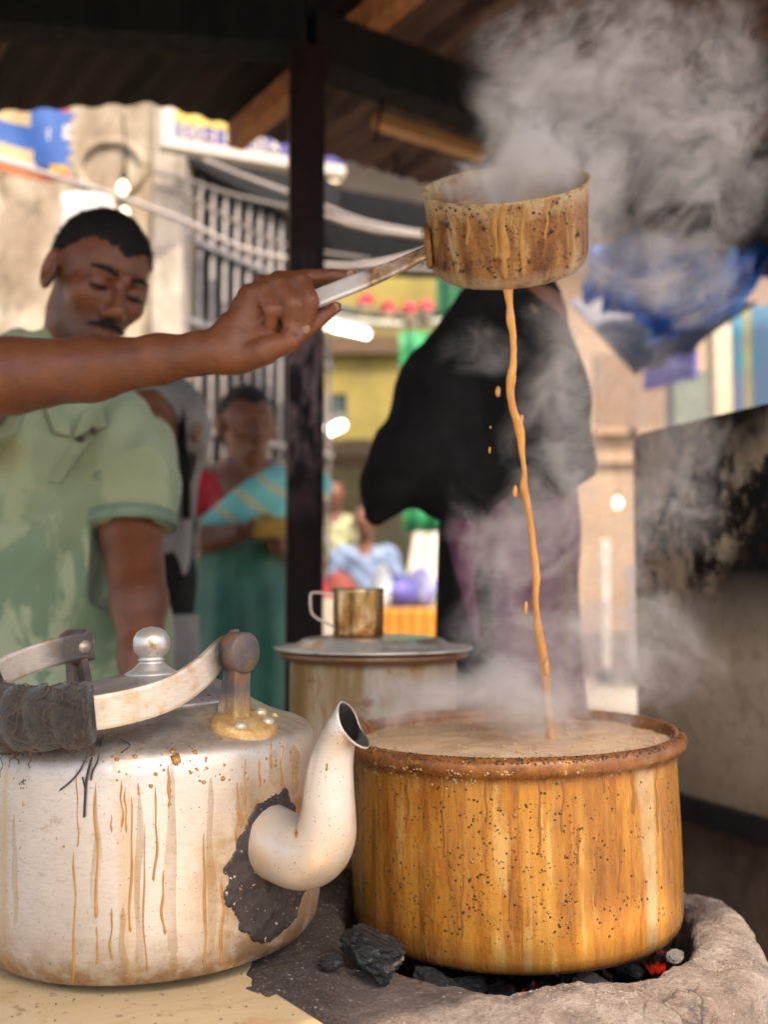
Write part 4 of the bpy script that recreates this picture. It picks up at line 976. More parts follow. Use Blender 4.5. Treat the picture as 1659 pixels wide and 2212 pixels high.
# cloth wrap with frayed threads
mid = len(hpath) // 2; lo_i, hi_i = 30, mid + 22
wp_ = hpath[lo_i:hi_i]; N_ = len(wp_)
fine_p = catmull(wp_[::2], 6); n = len(fine_p); SGW = 40; V = []
_ang = np.arange(SGW) * 2 * math.pi / SGW; NW = fbm(fine_p[:, None, :] + .02 * np.stack([np.cos(_ang), np.cos(_ang) * .6, np.sin(_ang)], -1)[None], 90, 3, 3)
for i in range(n):
    tg = fine_p[min(i + 1, n - 1)] - fine_p[max(i - 1, 0)]; tg /= np.linalg.norm(tg); s = np.cross(tg, (0, 0, 1)); s /= np.linalg.norm(s); u = np.cross(s, tg)
    ed = min(1, min(i, n - 1 - i) / 3 + .55)
    for j in range(SGW):
        a = 2 * math.pi * j / SGW; d = math.cos(a) * s + math.sin(a) * u
        k = (i / n * 34 + a / 6.283 * 2.0)                                   # spiral winding ridges
        r = .0185 + .0026 * abs(math.sin(k * math.pi / 2.6)) + .0016 * NW[i, j]
        V.append(fine_p[i] + d * r * ed * (1 + .28 * abs(math.sin(a))))
Fc = [(i * SGW + j, i * SGW + (j + 1) % SGW, (i + 1) * SGW + (j + 1) % SGW, (i + 1) * SGW + j) for i in range(n - 1) for j in range(SGW)] + [tuple(range(SGW)), tuple((n - 1) * SGW + j for j in reversed(range(SGW)))]
t = NT('sooty_rag'); nn_ = t.noise(130, 5, .7); t.set(base=t.ramp(nn_, [(.35, (.012, .010, .009)), (.65, (.045, .037, .031))]), rough=.95, sheen=.3); t.bump(t.noise(300, 4, .7), .8, .003); RAG = t.m
wrap = mesh('cloth_wrap', V, Fc, RAG, hd)
parts = []; g = np.random.default_rng(21)
WV = np.array(V).reshape(n, SGW, 3)
for i in range(170):          # threads wound round the wrap and hanging in loops
    a = g.integers(2, n - 3); st = int(g.integers(0, SGW)); pl = []
    for k in range(int(g.integers(8, 20))):
        jj = (st + k) % SGW; aa = min(n - 1, max(0, int(a + k * .15 * g.choice((-1, 1))))); c = fine_p[aa]; p = WV[aa, jj]; pl.append(p + (p - c) * .05 + g.normal(size=3) * .0007)
    parts.append(tube(catmull(pl[::2], 3), g.uniform(.00025, .0006), 5))
for i in range(150):
    a = int(g.integers(0, n - 1)) if i % 3 else int(g.integers(0, n // 3)); jj = int(g.integers(0, SGW)); p = WV[a, jj].copy(); pl = [p]
    dz = g.uniform(.003, .02); dv = g.normal(size=3) * .004
    for k in range(4): p = p + np.array((g.normal() * .002, g.normal() * .002, -dz / 4)) + dv / 3 * (1 - k / 4); pl.append(p)
    parts.append(tube(catmull(pl, 3), g.uniform(.00025, .0005), 5))
o = mesh('frayed_thread', *join(parts), plain('thread', (.12, .088, .065), .9, var=.5, scale=60), wrap); o['kind'] = 'stuff'
# long threads trailing on the shoulder
parts = []
for pl, rr_ in (([(205, 1590), (185, 1640), (170, 1668), (150, 1690), (130, 1706)], .0007), ([(215, 1600), (195, 1650), (186, 1690), (184, 1725), (182, 1765)], .0011), ([(222, 1590), (212, 1640), (200, 1665), (196, 1685)], .0008), ([(178, 1678), (183, 1700), (185, 1720)], .0006), ([(260, 1600), (280, 1612), (262, 1628)], .0007)):
    q = []
    for x, y in pl:
        h = kb.ray_cast(Mi @ Vector((0, 0, CZ)), Mi.to_3x3() @ ray(x, y))
        if h[0] is not None: q.append(tuple(h[0] + h[1] * .0012))
    if len(q) > 2: parts.append(tube(catmull(q, 6), rr_, 6))
mesh('trailing_thread', *join(parts), RAG, wrap)
# spout
D = Vector((math.cos(ANG), math.sin(ANG), 0))
sp_ = catmull([tuple(D * r + Vector((0, 0, z))) for r, z in ((.138, .108), (.150, .108), (.168, .104), (.190, .1005), (.2075, .106), (.2185, .119), (.2225, .137), (.2240, .158), (.2265, .178), (.2320, .196), (.2400, .209), (.2450, .2155))], 6)
nsp = len(sp_); tt = np.linspace(0, 1, nsp)
rad = np.interp(tt, [0, .09, .2, .30, .42, .55, .68, .78, .86, .93, 1.0], [.0320, .0310, .0302, .0295, .0268, .0230, .0200, .0172, .0152, .0148, .0150])
SS = 48; V = []
tgs = np.gradient(sp_, axis=0); tgs /= np.linalg.norm(tgs, axis=1)[:, None]; sa = np.array(ta)
for i in range(nsp):
    u = np.cross(sa, tgs[i]); u /= np.linalg.norm(u)
    for j in range(SS):
        a = 2 * math.pi * j / SS; off = 0
        wob = 1 + .012 * math.sin(3 * a + i * .2)
        # beak: the mouth is cut obliquely, back edge higher and lower lip drawn out to the front
        e_ = max(0, (tt[i] - .86) / .14); off = e_ * (-.0065 * math.sin(a) + .002); lip = e_ ** 2 * (.014 * max(0, math.sin(a)) ** 4 - .003 * abs(math.cos(a)))
        V.append(sp_[i] + (rad[i] * wob + lip) * (math.cos(a) * sa + math.sin(a) * u) + tgs[i] * off)
Vo = np.array(V)
Fo = [(i * SS + j, (i + 1) * SS + j, (i + 1) * SS + (j + 1) % SS, i * SS + (j + 1) % SS) for i in range(nsp - 1) for j in range(SS)]
sm = NT('spout_metal'); tN = sm; n = tN.noise(16, 6, .6); fine = tN.noise(230, 4, .65); x, y, z = tN.sep()
b = tN.ramp(n, [(.3, (.58, .50, .43)), (.6, (.69, .62, .55)), (.78, (.74, .68, .62))]); b = tN.mix(tN.math('MULTIPLY', tN.rng(n, .45, .6), tN.rng(z, .15, .08, 0, .7)), b, (.58, .36, .15))
b = tN.mix(tN.rng(fine, .65, .70, 0, .7), b, (.14, .09, .06)); b = tN.mix(tN.math('MULTIPLY', tN.rng(z, .185, .215), tN.rng(n, .4, .55)), b, (.26, .17, .11))
tN.set(base=b, metal=.4, rough=.34); tN.bump(fine, .2, .001)
spo = mesh('spout', Vo, Fo, sm.m, ket); solidify(spo, .0016, -1); spo.data.materials.append(plain('spout_inside', (.05, .05, .045), .5, var=.4)); spo.modifiers[0].material_offset = 1
# tar patch round the foot of the spout
pol = [(588, 1718), (612, 1706), (636, 1740), (640, 1800), (660, 1850), (668, 1900), (658, 1930), (640, 1972), (611, 2015), (588, 2030), (566, 2042), (555, 2033), (532, 2020), (521, 2012), (512, 1990), (494, 1965), (482, 1955), (492, 1900), (482, 1872), (506, 1838), (516, 1812), (535, 1770), (560, 1736)]
def cylpt(x, y):
    h = kb.ray_cast(Mi @ Vector((0, 0, CZ)), Mi.to_3x3() @ ray(x, y)); 
    return None if h[0] is None else (math.atan2(h[0].y, h[0].x), h[0].z)
pq = [cylpt(*p) for p in pol]; pq = [p for p in pq if p]
PA = np.array([p[0] for p in pq]) * .156; PZ = np.array([p[1] for p in pq])
def inside(x, y):
    c = False; n = len(PA); j = n - 1
    for i in range(n):
        if (PZ[i] > y) != (PZ[j] > y) and x < (PA[j] - PA[i]) * (y - PZ[i]) / (PZ[j] - PZ[i]) + PA[i]: c = not c
        j = i
    return c
st_ = .0012; ga = np.arange(PA.min() - .004, PA.max() + .004, st_); gz = np.arange(PZ.min() - .004, PZ.max() + .004, st_)
jt = lambda a, z: (a + .0035 * float(vnoise(np.array([[a, z, 0]]), 160, 1)[0]), z + .0035 * float(vnoise(np.array([[a, z, 5]]), 160, 2)[0]))
cell = {}; 
for i, a in enumerate(ga):
    for j, z in enumerate(gz):
        if inside(*jt(a, z)): cell[(i, j)] = 1
vid = {}; V = []; Fc = []
def vtx(i, j):
    if (i, j) in vid: return vid[(i, j)]
    a = ga[0] + (i - .5) * st_; z = gz[0] + (j - .5) * st_; nb = sum((i + p, j + q) in cell for p in (-1, 0) for q in (-1, 0))
    th = a / .156; h = kb.ray_cast(Vector((math.cos(th) * .4, math.sin(th) * .4, z)), Vector((-math.cos(th), -math.sin(th), 0)))
    rr_ = math.hypot(h[0].x, h[0].y) + (.0013 + .0007 * float(fbm(np.array([[a, z, 1]]), 110, 3, 1)[0]) if nb == 4 else .00015)
    vid[(i, j)] = len(V); V.append((rr_ * math.cos(th), rr_ * math.sin(th), z)); return vid[(i, j)]
for (i, j) in cell: Fc.append((vtx(i, j), vtx(i + 1, j), vtx(i + 1, j + 1), vtx(i, j + 1)))
t = NT('tar_patch'); n = t.noise(70, 6, .7); t.set(base=t.mix(t.rng(t.noise(260, 3), .66, .70), t.ramp(n, [(.35, (.016, .011, .010)), (.65, (.05, .037, .034))]), (.5, .42, .36)), rough=.6); t.bump(n, .5, .002)
o = mesh('tar_patch', V, Fc, t.m, ket); o['label'] = 'black burnt tar patch round the spout foot'
# tea runs and drops on the kettle (x, top, bottom, width)
runs = [(165, 1660, 1830, 6), (158, 1840, 2125, 11), (206, 1690, 1985, 13), (262, 1685, 1790, 9), (283, 1720, 2015, 11), (298, 1690, 1720, 8), (335, 1700, 1905, 11), (363, 1650, 1745, 14), (312, 1780, 2100, 9), (352, 1880, 2020, 12), (440, 1800, 2085, 14), (512, 1690, 1820, 8), (530, 1640, 1800, 7), (478, 1900, 2090, 14), (240, 1960, 2075, 11), (208, 2000, 2085, 10), (50, 1730, 1742, 8), (270, 1700, 1800, 8), (240, 1760, 1800, 8), (560, 1640, 1700, 8), (608, 1610, 1700, 8), (585, 1600, 1660, 7), (632, 1620, 1690, 7)]
films = [(370, 1640, 2110, 34), (300, 1700, 2120, 22), (455, 1680, 2060, 26), (205, 1700, 2000, 24), (520, 1690, 1790, 26), (265, 1960, 2125, 22), (30, 1760, 2000, 16), (590, 1620, 1700, 40), (635, 1610, 1720, 30), (490, 1960, 2100, 20)]
parts = [run_strip(kb, Mi, x, a, b_, w_ * .66, 40 + i, 1.75, .0007, 5) for i, (x, a, b_, w_) in enumerate(runs)]
o = mesh('tea_runs', *join(parts), TEARUN, ket); o['kind'] = 'stuff'
parts = [run_strip(kb, Mi, x, a, b_, w_, 90 + i, 1.0, .0001, 5) for i, (x, a, b_, w_) in enumerate(films)]
o = mesh('tea_film', *join(parts), FILM, ket); o['kind'] = 'stuff'
g = np.random.default_rng(8); pts = [(380, 1640, 13), (372, 1622, 8), (335, 1672, 5), (252, 1640, 6), (290, 1634, 6), (440, 1690, 6), (481, 1682, 6), (325, 1698, 5), (515, 1755, 4), (365, 1708, 5), (420, 1625, 6), (305, 1620, 5)]
pts += [(g.uniform(230, 650), g.uniform(1585, 1690), g.uniform(1, 4)) for i in range(90)]
V, Fc = dots(kb, Mi, pts, .18, 9, .5); o = mesh('tea_drops', V, Fc, TEARUN, ket); o['kind'] = 'stuff'
pts = [(g.uniform(8, 660), g.uniform(1640, 2110), g.uniform(.5, 1.5)) for i in range(300)] + [(50 + g.normal() * 5, 1690 + g.normal() * 6, g.uniform(.6, 2.2)) for i in range(22)]
V, Fc = dots(kb, Mi, pts, .4, 10, .7); o = mesh('soot_specks', V, Fc, plain('soot_speck', (.035, .025, .02), .8), ket); o['kind'] = 'stuff'
sb_ = bvh_of((Vo, Fo)); parts = [run_strip(sb_, Mi, 706, 1648, 1666, 6, 3, 1.6), run_strip(sb_, Mi, 640, 1790, 1810, 6, 5, 1.6)]
V, Fc = dots(sb_, Mi, [(g.uniform(590, 745), g.uniform(1560, 1895), g.uniform(.5, 1.6)) for i in range(160)], .4, 12, .7)
o = mesh('spatter', *join([p for p in parts if len(p[0])] + [(V, Fc)]), DRIED, spo); o['kind'] = 'stuff'

# ================================================================== BACK POT WITH LID AND MUG
BX, BY = -.015, 1.42
bp = root('covered_pot', (BX, BY, CT + .001), 'smaller covered aluminium pot behind the kettle, lid on', 'pot')
t = NT('streaked_aluminium'); cv = t.cyl(.115, .1); n = t.noise(30, 6, .6, cv, .2); n2 = t.noise(70, 6, .65, t.cyl(.115, .35)); z = t.sep()[2]; bl_ = t.noise(26, 6, .65)
b = t.ramp(n, [(.35, (.38, .22, .08)), (.5, (.56, .42, .25)), (.68, (.72, .65, .55))]); b = t.mix(t.math('MULTIPLY', t.rng(n2, .52, .62), t.rng(z, .02, .2, 1, .45)), b, (.40, .19, .055)); b = t.mix(t.rng(z, .221, .232, 0, .9), b, (.20, .09, .04)); b = t.mix(t.math('MULTIPLY', t.rng(bl_, .56, .62), .7), b, (.30, .13, .05))
t.set(base=b, metal=.35, rough=.32); t.bump(n2, .3, .0015)
V, Fc = lathe([(.0005, 0), (.100, 0), (.111, .004), (.115, .014), (.1155, .12), (.1155, .226), (.1175, .2285), (.127, .231), (.131, .2345), (.131, .2385), (.127, .2415), (.117, .2425), (.113, .24), (.112, .228), (.112, .02), (.0005, .012)], 96); mesh('body', V, Fc, t.m, bp)
t = NT('pot_lid'); n = t.noise(24, 6, .6); t.set(base=t.mix(t.rng(n, .5, .62, 0, .8), (.66, .61, .55), (.36, .22, .12)), metal=.5, rough=.3)
V, Fc = lathe([(.0005, .2430), (.110, .2430), (.1365, .2426), (.1375, .2445), (.1365, .2462), (.112, .2472), (.105, .251), (.097, .2565), (.085, .2585), (.0005, .2592)], 96); mesh('lid', V, Fc, t.m, bp)
mg = root('steel_mug', (P(774, 1352, BY)[0], BY, CT + .2605), 'small brown stained steel mug standing on the pot lid', 'mug')
t = NT('stained_steel'); cv = t.cyl(.036, .35); n = t.noise(60, 6, .65, cv, .3); z = t.sep()[2]; n2 = t.noise(55, 6, .65)
b = t.ramp(n, [(.35, (.20, .10, .035)), (.5, (.42, .27, .10)), (.66, (.62, .50, .33))]); b = t.mix(t.math('MULTIPLY', t.rng(n2, .46, .58), t.rng(z, .045, .005)), b, (.26, .085, .02)); b = t.mix(t.rng(z, .062, .066, 0, .7), b, (.09, .06, .035))
t.set(base=b, metal=.75, rough=.22)
V, Fc = lathe([(.0005, .0005), (.0345, .0005), (.0355, .003), (.0345, .008), (.0350, .02), (.0352, .06), (.0362, .0655), (.0352, .0665), (.0340, .0655), (.0338, .02), (.0335, .004), (.0005, .003)], 56); mesh('cup', V, Fc, t.m, mg)
hw = catmull([(-.0345, 0, .0585), (-.046, 0, .0600), (-.0625, 0, .0605), (-.0665, 0, .057), (-.0665, 0, .044), (-.064, 0, .031), (-.052, 0, .022), (-.0350, 0, .0135)], 5)
V, Fc = strap(hw, .011, .0026); Vs = []
for i in range(len(hw)):      # strap lies across y
    tg = hw[min(i + 1, len(hw) - 1)] - hw[max(i - 1, 0)]; tg /= np.linalg.norm(tg); nn_ = np.cross(tg, (0, 1, 0))
    for (a, b_) in ((-1, -1), (1, -1), (1, 1), (-1, 1)): Vs.append(hw[i] + nn_ * a * .0013 + np.array((0, b_ * .0055, 0)))
Fc = [(i * 4 + j, i * 4 + (j + 1) % 4, (i + 1) * 4 + (j + 1) % 4, (i + 1) * 4 + j) for i in range(len(hw) - 1) for j in range(4)] + [(3, 2, 1, 0), tuple((len(hw) - 1) * 4 + j for j in range(4))]
mesh('handle', Vs, Fc, plain('mug_handle', (.60, .50, .45), .3, metal=.6), mg, smooth=False)

# ================================================================== SAUCEPAN AND TEA STREAM
PY = 1.10
pc = P(1096, 492, PY)
tl_, rl_ = R(33), R(7.5)
Mx = Matrix.Rotation(-rl_, 4, 'Y') @ Matrix.Rotation(tl_, 4, 'X')
pan = root('saucepan', pc, 'tea caked saucepan with steel handle tipped above the steaming pot', 'saucepan')
pan.rotation_euler = Mx.to_euler(); bpy.context.view_layer.update()
hh = .047; pr = .0885
V, Fc = lathe([(.0005, -hh), (.070, -hh), (.080, -hh + .0025), (.0855, -hh + .008), (.0875, -hh + .018), (.088, -hh + .04), (.0885, hh - .012), (.0895, hh - .004), (.0915, hh), (.0895, hh + .0012), (.0872, hh - .002), (.0865, hh - .012), (.0855, -hh + .02), (.078, -hh + .006), (.0005, -hh + .004)], 96)
V = np.array(V)
t = NT('caked_pan'); cv = t.cyl(.088, .25); n = t.noise(38, 7, .68, cv, .4); n2 = t.noise(60, 7, .7); z = t.sep()[2]; n3 = t.noise(17, 5, .6)
b = t.ramp(n, [(.34, (.07, .025, .010)), (.45, (.22, .085, .022)), (.56, (.38, .19, .055)), (.68, (.60, .44, .25))])
b = t.mix(t.rng(n3, .46, .62, 0, .5), b, (.30, .115, .035)); b = t.mix(t.rng(n2, .56, .62), b, (.05, .026, .014)); b = t.mix(t.math('MULTIPLY', t.rng(z, hh - .022, hh - .006, 0, .8), t.rng(n2, .38, .5)), b, (.60, .47, .27))
b = t.mix(t.math('MULTIPLY', t.rng(z, -hh + .022, -hh + .006, 0, .85), t.rng(n2, .36, .5)), b, (.48, .37, .25))
t.set(base=b, rough=t.rng(n2, .3, .6, .25, .6), metal=.15); t.bump(t.math('ADD', n, t.math('MULTIPLY', n2, 1.5)), 1.0, .005); PANM = t.m
mesh('body', V, Fc, PANM, pan)
mesh('tea', *lathe([(.0005, hh - .030), (.0862, hh - .030)], 64), TEA, pan)
Pi = pan.matrix_world.inverted(); pb2 = bvh_of((V, Fc))
parts = [run_strip(pb2, Pi, 1088, 432, 606, 30, 6, 1.0, .0018, 5), run_strip(pb2, Pi, 1070, 440, 560, 16, 7, 1.4, .001, 4), run_strip(pb2, Pi, 1130, 428, 600, 14, 8, 1.3, .001, 4), run_strip(pb2, Pi, 1010, 450, 530, 10, 9), run_strip(pb2, Pi, 1180, 420, 520, 10, 10)]
o = mesh('tea_runs', *join(parts), DRIED, pan); o['kind'] = 'stuff'; o.data.materials[0] = TEARUN
gp_ = np.random.default_rng(77); pts = [(gp_.uniform(918, 1272), gp_.uniform(395, 610), 1 + 3.2 * gp_.random() ** 3) for i in range(320)] + [(gp_.uniform(930, 1270), 0, 0) for i in range(0)]
V, Fc = dots(pb2, Pi, pts, .4, 14, .7); o = mesh('caked_crust', V, Fc, plain('pan_crust', (.10, .045, .018), .6, var=.8, scale=150), pan); o['kind'] = 'stuff'
# handle: riveted tang and flat bar, from the left wall down into the fist
h0 = P(925, 545, PY - .002); h1 = P(836, 585, PY - .004); h2 = P(690, 643, PY - .010); h3 = P(600, 678, PY - .008)
hb = root  # noqa
def flatbar(path, w_, th):
    V = []
    for i, p in enumerate(path):
        tg = path[min(i + 1, len(path) - 1)] - path[max(i - 1, 0)]; tg /= np.linalg.norm(tg)
        u = np.cross(tg, np.array((0, -1, .35))); u /= np.linalg.norm(u); s = np.cross(u, tg)
        for (a, b_) in ((-1, -.7), (-.7, -1), (.7, -1), (1, -.7), (1, .7), (.7, 1), (-.7, 1), (-1, .7)): V.append(p + u * a * w_[i] * .5 + s * b_ * th * .5)
    n = len(path); Fc = [(i * 8 + j, i * 8 + (j + 1) % 8, (i + 1) * 8 + (j + 1) % 8, (i + 1) * 8 + j) for i in range(n - 1) for j in range(8)] + [tuple(range(7, -1, -1)), tuple((n - 1) * 8 + j for j in range(8))]
    return np.array(V), Fc
hpth = catmull([h0 + (h0 - h1) * .12, h0, h1, h2, h3], 8); wds = np.interp(np.linspace(0, 1, len(hpth)), [0, .3, .45, .6, 1], [.0135, .0135, .0165, .0205, .021])
V, Fc = flatbar(hpth, wds, .007)
V = [tuple(Pi @ Vector(v)) for v in V]
t = NT('pan_handle'); n = t.noise(34, 6, .65); x = t.sep()[0]; caked = t.math('MULTIPLY', t.rng(t.math('ADD', x, t.math('MULTIPLY', n, .04)), -.155, -.135), t.rng(n, .3, .55, .4, 1))
t.set(base=t.mix(caked, t.ramp(n, [(.3, (.52, .47, .44)), (.7, (.66, .62, .59))]), t.ramp(t.noise(80, 6, .7), [(.38, (.10, .05, .02)), (.52, (.34, .20, .09)), (.66, (.60, .5, .36))])), metal=.2, rough=.35); t.bump(n, .3, .0015)
mesh('handle', V, Fc, t.m, pan, smooth=False)
q0 = Pi @ Vector(h0)
V, Fc = box((-.0905, q0.y, q0.z + .006), (.006, .026, .044), 0, .002); mesh('handle_plate', V, Fc, PANM, pan, smooth=False)
for dz in (-.010, .020):
    V, Fc = lathe([(.0055, 0), (.0045, .0028), (.0005, .0035)], 16); mesh('rivet', [(-.0935 - v[2], q0.y + v[0], q0.z + dz + v[1]) for v in V], Fc, RIV, pan)
# the stream
st = [(1094, 604, 34), (1097, 625, 24), (1101, 655, 15), (1104, 690, 19), (1109, 735, 14), (1110, 775, 14), (1105, 815, 20), (1103, 850, 18), (1109, 885, 15), (1119, 912, 20), (1125, 940, 19), (1128, 975, 14), (1133, 1020, 13), (1132, 1055, 20), (1140, 1090, 15), (1148, 1145, 14), (1155, 1205, 16), (1159, 1250, 17), (1157, 1300, 13), (1163, 1355, 17), (1174, 1415, 21), (1179, 1460, 22), (1182, 1505, 18), (1187, 1550, 20), (1191, 1600, 26)]
pth = []; rad = []
pf = Mx @ Vector((0, -.0885, -hh)) + Vector(pc)
Y0 = float(pf.y) + .008
for i, (x, y, w_) in enumerate(st):
    s = i / (len(st) - 1); Y = Y0 + (1.135 - Y0) * min(1, s * 1.1); pth.append(np.append(P(x, y, Y), w_ * .5 * Y / F))
cp = catmull(pth, 7)
V, Fc = tube(cp[:, :3], cp[:, 3], 16)
V = V + .0006 * np.stack([fbm(V, 120, 2, 1), fbm(V, 120, 2, 2), 0 * V[:, 0]], 1)
t = NT('pouring_tea'); n = t.noise(60, 5, .6, t.mapv((1, 1, .3))); t.set(base=t.ramp(n, [(.35, (.50, .21, .035)), (.65, (.72, .36, .075))]), rough=.08, sss=.35, sssr=(.7, .4, .15), ssss=.006, coat=.6, coatr=.05); t.bump(n, .4, .002); STREAM = t.m
strm = world_mesh('tea_stream', V, Fc, STREAM); tag(strm, 'wavy stream of milk tea falling from the saucepan into the pot', 'tea stream')
parts = []
for x, y0, y1, w_ in ((1076, 834, 858, 12), (1058, 965, 980, 5), (1113, 1048, 1075, 11), (1136, 1298, 1330, 10), (1127, 895, 918, 10), (1180, 1425, 1460, 14), (1290, 925, 938, 4), (1060, 920, 926, 4)):
    Y = 1.10; n = 8; pts_ = [P(x + .3 * math.sin(k), y0 + (y1 - y0) * k / n, Y) for k in range(n + 1)]; rr_ = [w_ * .5 * Y / F * math.sqrt(max(.02, 1 - (2 * k / n - 1) ** 2)) for k in range(n + 1)]
    parts.append(tube(pts_, rr_, 10))
mesh('splash_drops', *join(parts), STREAM, strm, local=False)['kind'] = 'stuff'

# ================================================================== PEOPLE
def skin_mat(name, c, dark):
    t = NT(name); n = t.noise(18, 5, .6); n2 = t.noise(160, 4, .6); n3 = t.noise(420, 3, .6)
    b = t.ramp(n, [(.3, dark), (.7, c)]); b = t.mix(t.rng(n2, .4, .7, 0, .25), b, tuple(x * .6 for x in c))
    at = t.n.new('ShaderNodeAttribute'); at.attribute_name = 'beard'; b = t.mix(t.math('MULTIPLY', at.outputs['Fac'], t.rng(n2, .3, .6, .6, 1)), b, (.028, .017, .013))
    al = t.n.new('ShaderNodeAttribute'); al.attribute_name = 'lips'; b = t.mix(al.outputs['Fac'], b, (.13, .040, .030))
    t.set(base=b, rough=t.rng(n2, .3, .7, .30, .46), sss=.08, sssr=(1, .35, .2), ssss=.004, spec=.45); t.bump(t.math('ADD', n3, n2), .4, .002); return t.m
SKIN = skin_mat('brown_skin', (.215, .076, .033), (.135, .044, .019))
SKIN2 = skin_mat('deep_brown_skin', (.20, .080, .042), (.14, .052, .027))
t = NT('black_hair'); n = t.noise(220, 4, .7); t.set(base=t.ramp(n, [(.3, (.006, .005, .005)), (.7, (.022, .018, .016))]), rough=.6, spec=.2); t.bump(n, .9, .004); HAIR = t.m
EYEW = plain('eye_white', (.55, .48, .42), .3, var=.1); IRIS = plain('dark_iris', (.02, .012, .008), .2)

def frame(Fd, Ud):
    f = np.array(Fd, float); f /= np.linalg.norm(f); u = np.array(Ud, float); u -= f * (u @ f); u /= np.linalg.norm(u); x = np.cross(f, u)
    return np.stack([x, f, u], 1)          # columns: side, face, up
def head_sdf(q, nose=1.0, jaw=1.0): return near_only(q, lambda z: head_full(z, nose, jaw), (0, 0, 0), .135)
def head_full(q, nose=1.0, jaw=1.0, ears=True):
    d = ell(q, (0, -.012, .032), (.0765, .097, .088))
    d = smin(d, ell(q, (0, .026, -.030), (.060 * jaw, .064, .083)), .03)
    d = smin(d, ell(q, (0, .062, -.088), (.030 * jaw, .026, .024)), .03)
    for s in (-1, 1):
        d = smin(d, ell(q, (s * .045, .058, -.018), (.020, .020, .018)), .025)       # cheek bones
        d = smax(d, -ell(q, (s * .033, .100, .006), (.021, .020, .014)), .014)        # eye sockets
        d = smin(d, ell(q, (s * .033, .0765, .006), (.0165, .0145, .0125)), .004)     # lids over the eyes
        d = smin(d, cone(q, (s * .012, .090, .026), (s * .046, .078, .024), .0085, .007), .010)   # brow ridge
        d = smin(d, ell(q, (s * .0135 * nose, .1035, -.036), (.0095, .0105, .0085)), .006)
        if ears:
            e = ell(q, (s * .083, -.008, -.004), (.011, .024, .036)); e = smax(e, -ell(q, (s * .092, -.004, .002), (.008, .014, .022)), .005); d = smin(d, e, .006)
    d = smin(d, cone(q, (0, .088, .016), (0, .114, -.028), .0075, .0125 * nose), .010)
    d = smin(d, ell(q, (0, .092, -.060), (.023, .012, .0075)), .008); d = smin(d, ell(q, (0, .091, -.073), (.020, .012, .008)), .007)
    d = smax(d, -cone(q, (-.020, .1045, -.0665), (.020, .1045, -.0665), .0022, .0022), .003)
    return d
def hair_sdf(q, line=.055, side=-.02):
    d = ell(q, (0, -.016, .036), (.0795, .0995, .0905)) + .0014 * vnoise(q, 210, 2) + .002 * fbm(q, 45, 2, 3)
    cut = q[:, 1] * .62 - q[:, 2] + line - .016 * np.cos(q[:, 0] * 60) + .006 * fbm(q, 70, 2, 6)      # keep what is above and behind the hair line
    side_ = (side - q[:, 2]) + np.clip(q[:, 1] - .0, -.2, .2) * 1.2
    return smax(d, smax(cut, side_, .01) * .7, .006)

def person_part(name, f, lo, hi, h, m, rt, parent=None, smooth=True):
    V, Fc = sdf(f, lo, hi, h); return mesh(name, V, Fc, m, parent or rt, smooth=smooth, local=False, top=rt)

# ------------------------------------------------------------------ the man pouring
man = root('person', (-.56, 1.72, 0), 'man with moustache in pale green polo shirt, reaching out to pour tea', 'person')
HC = P(211, 612, 1.60); HR = frame((.57, -.72, -.40), (.37, -.22, .90))
toL = lambda p: (p - HC) @ HR / .93
NB = P(150, 800, 1.68)
def Hp(cx, cy_, dep): return P(425.6 + .3354 * cx, 491 + .3354 * cy_, 1.10 + dep * .001)
S_ = .0001677
def fing(*a): return [tuple(Hp(x, y, d)) + (r * S_,) for x, y, d, r in a]
pinky = fing((330, 430, 6, 70), (420, 420, -16, 62), (487, 535, -25, 57), (475, 668, -12, 44))
ring_ = fing((420, 380, 6, 74), (535, 375, -19, 66), (612, 500, -29, 62), (590, 668, -15, 48))
midl = fing((530, 350, 6, 76), (665, 352, -19, 68), (722, 480, -29, 64), (690, 648, -17, 50))
indx = fing((560, 360, 18, 74), (720, 330, 15, 62), (880, 318, 11, 55), (985, 318, 8, 46))
thmb = fing((270, 850, 0, 100), (430, 800, -17, 86), (600, 726, -21, 68), (760, 610, -9, 56), (893, 518, -1, 42))
def man_hand(p):
    palm = chain(p, fing((140, 800, 2, 128), (240, 700, 6, 138), (370, 530, 8, 132), (520, 460, 12, 108), (600, 430, 16, 90)), .01)
    palm = smin(palm, chain(p, fing((220, 800, -2, 118), (400, 740, 0, 100), (560, 640, 4, 80))), .012)
    fg = smin(chain(p, pinky, .002), chain(p, ring_, .002), .0018); fg = smin(fg, chain(p, midl, .002), .0018); fg = smin(fg, chain(p, indx, .002), .0018)
    # tendon creases over the knuckles
    hnd = smin(palm, fg, .006); hnd = smin(hnd, chain(p, thmb, .004), .0028)
    hnd = hnd + .0009 * fbm(p, 110, 3, 4)
    for gr in (((455, 395, -27, 11), (545, 470, -37, 16), (562, 560, -38, 17), (540, 690, -26, 15)), ((600, 365, -28, 11), (668, 430, -37, 16), (672, 520, -38, 17), (640, 680, -28, 15)), ((395, 600, -28, 26), (420, 640, -28, 20), (560, 700, -33, 12), (650, 672, -30, 10)), ((380, 500, -24, 9), (400, 600, -28, 13)), ((370, 860, -30, 8), (410, 740, -36, 9), (425, 690, -33, 10))):
        hnd = smax(hnd, -chain(p, fing(*gr)), .0022)
    return hnd
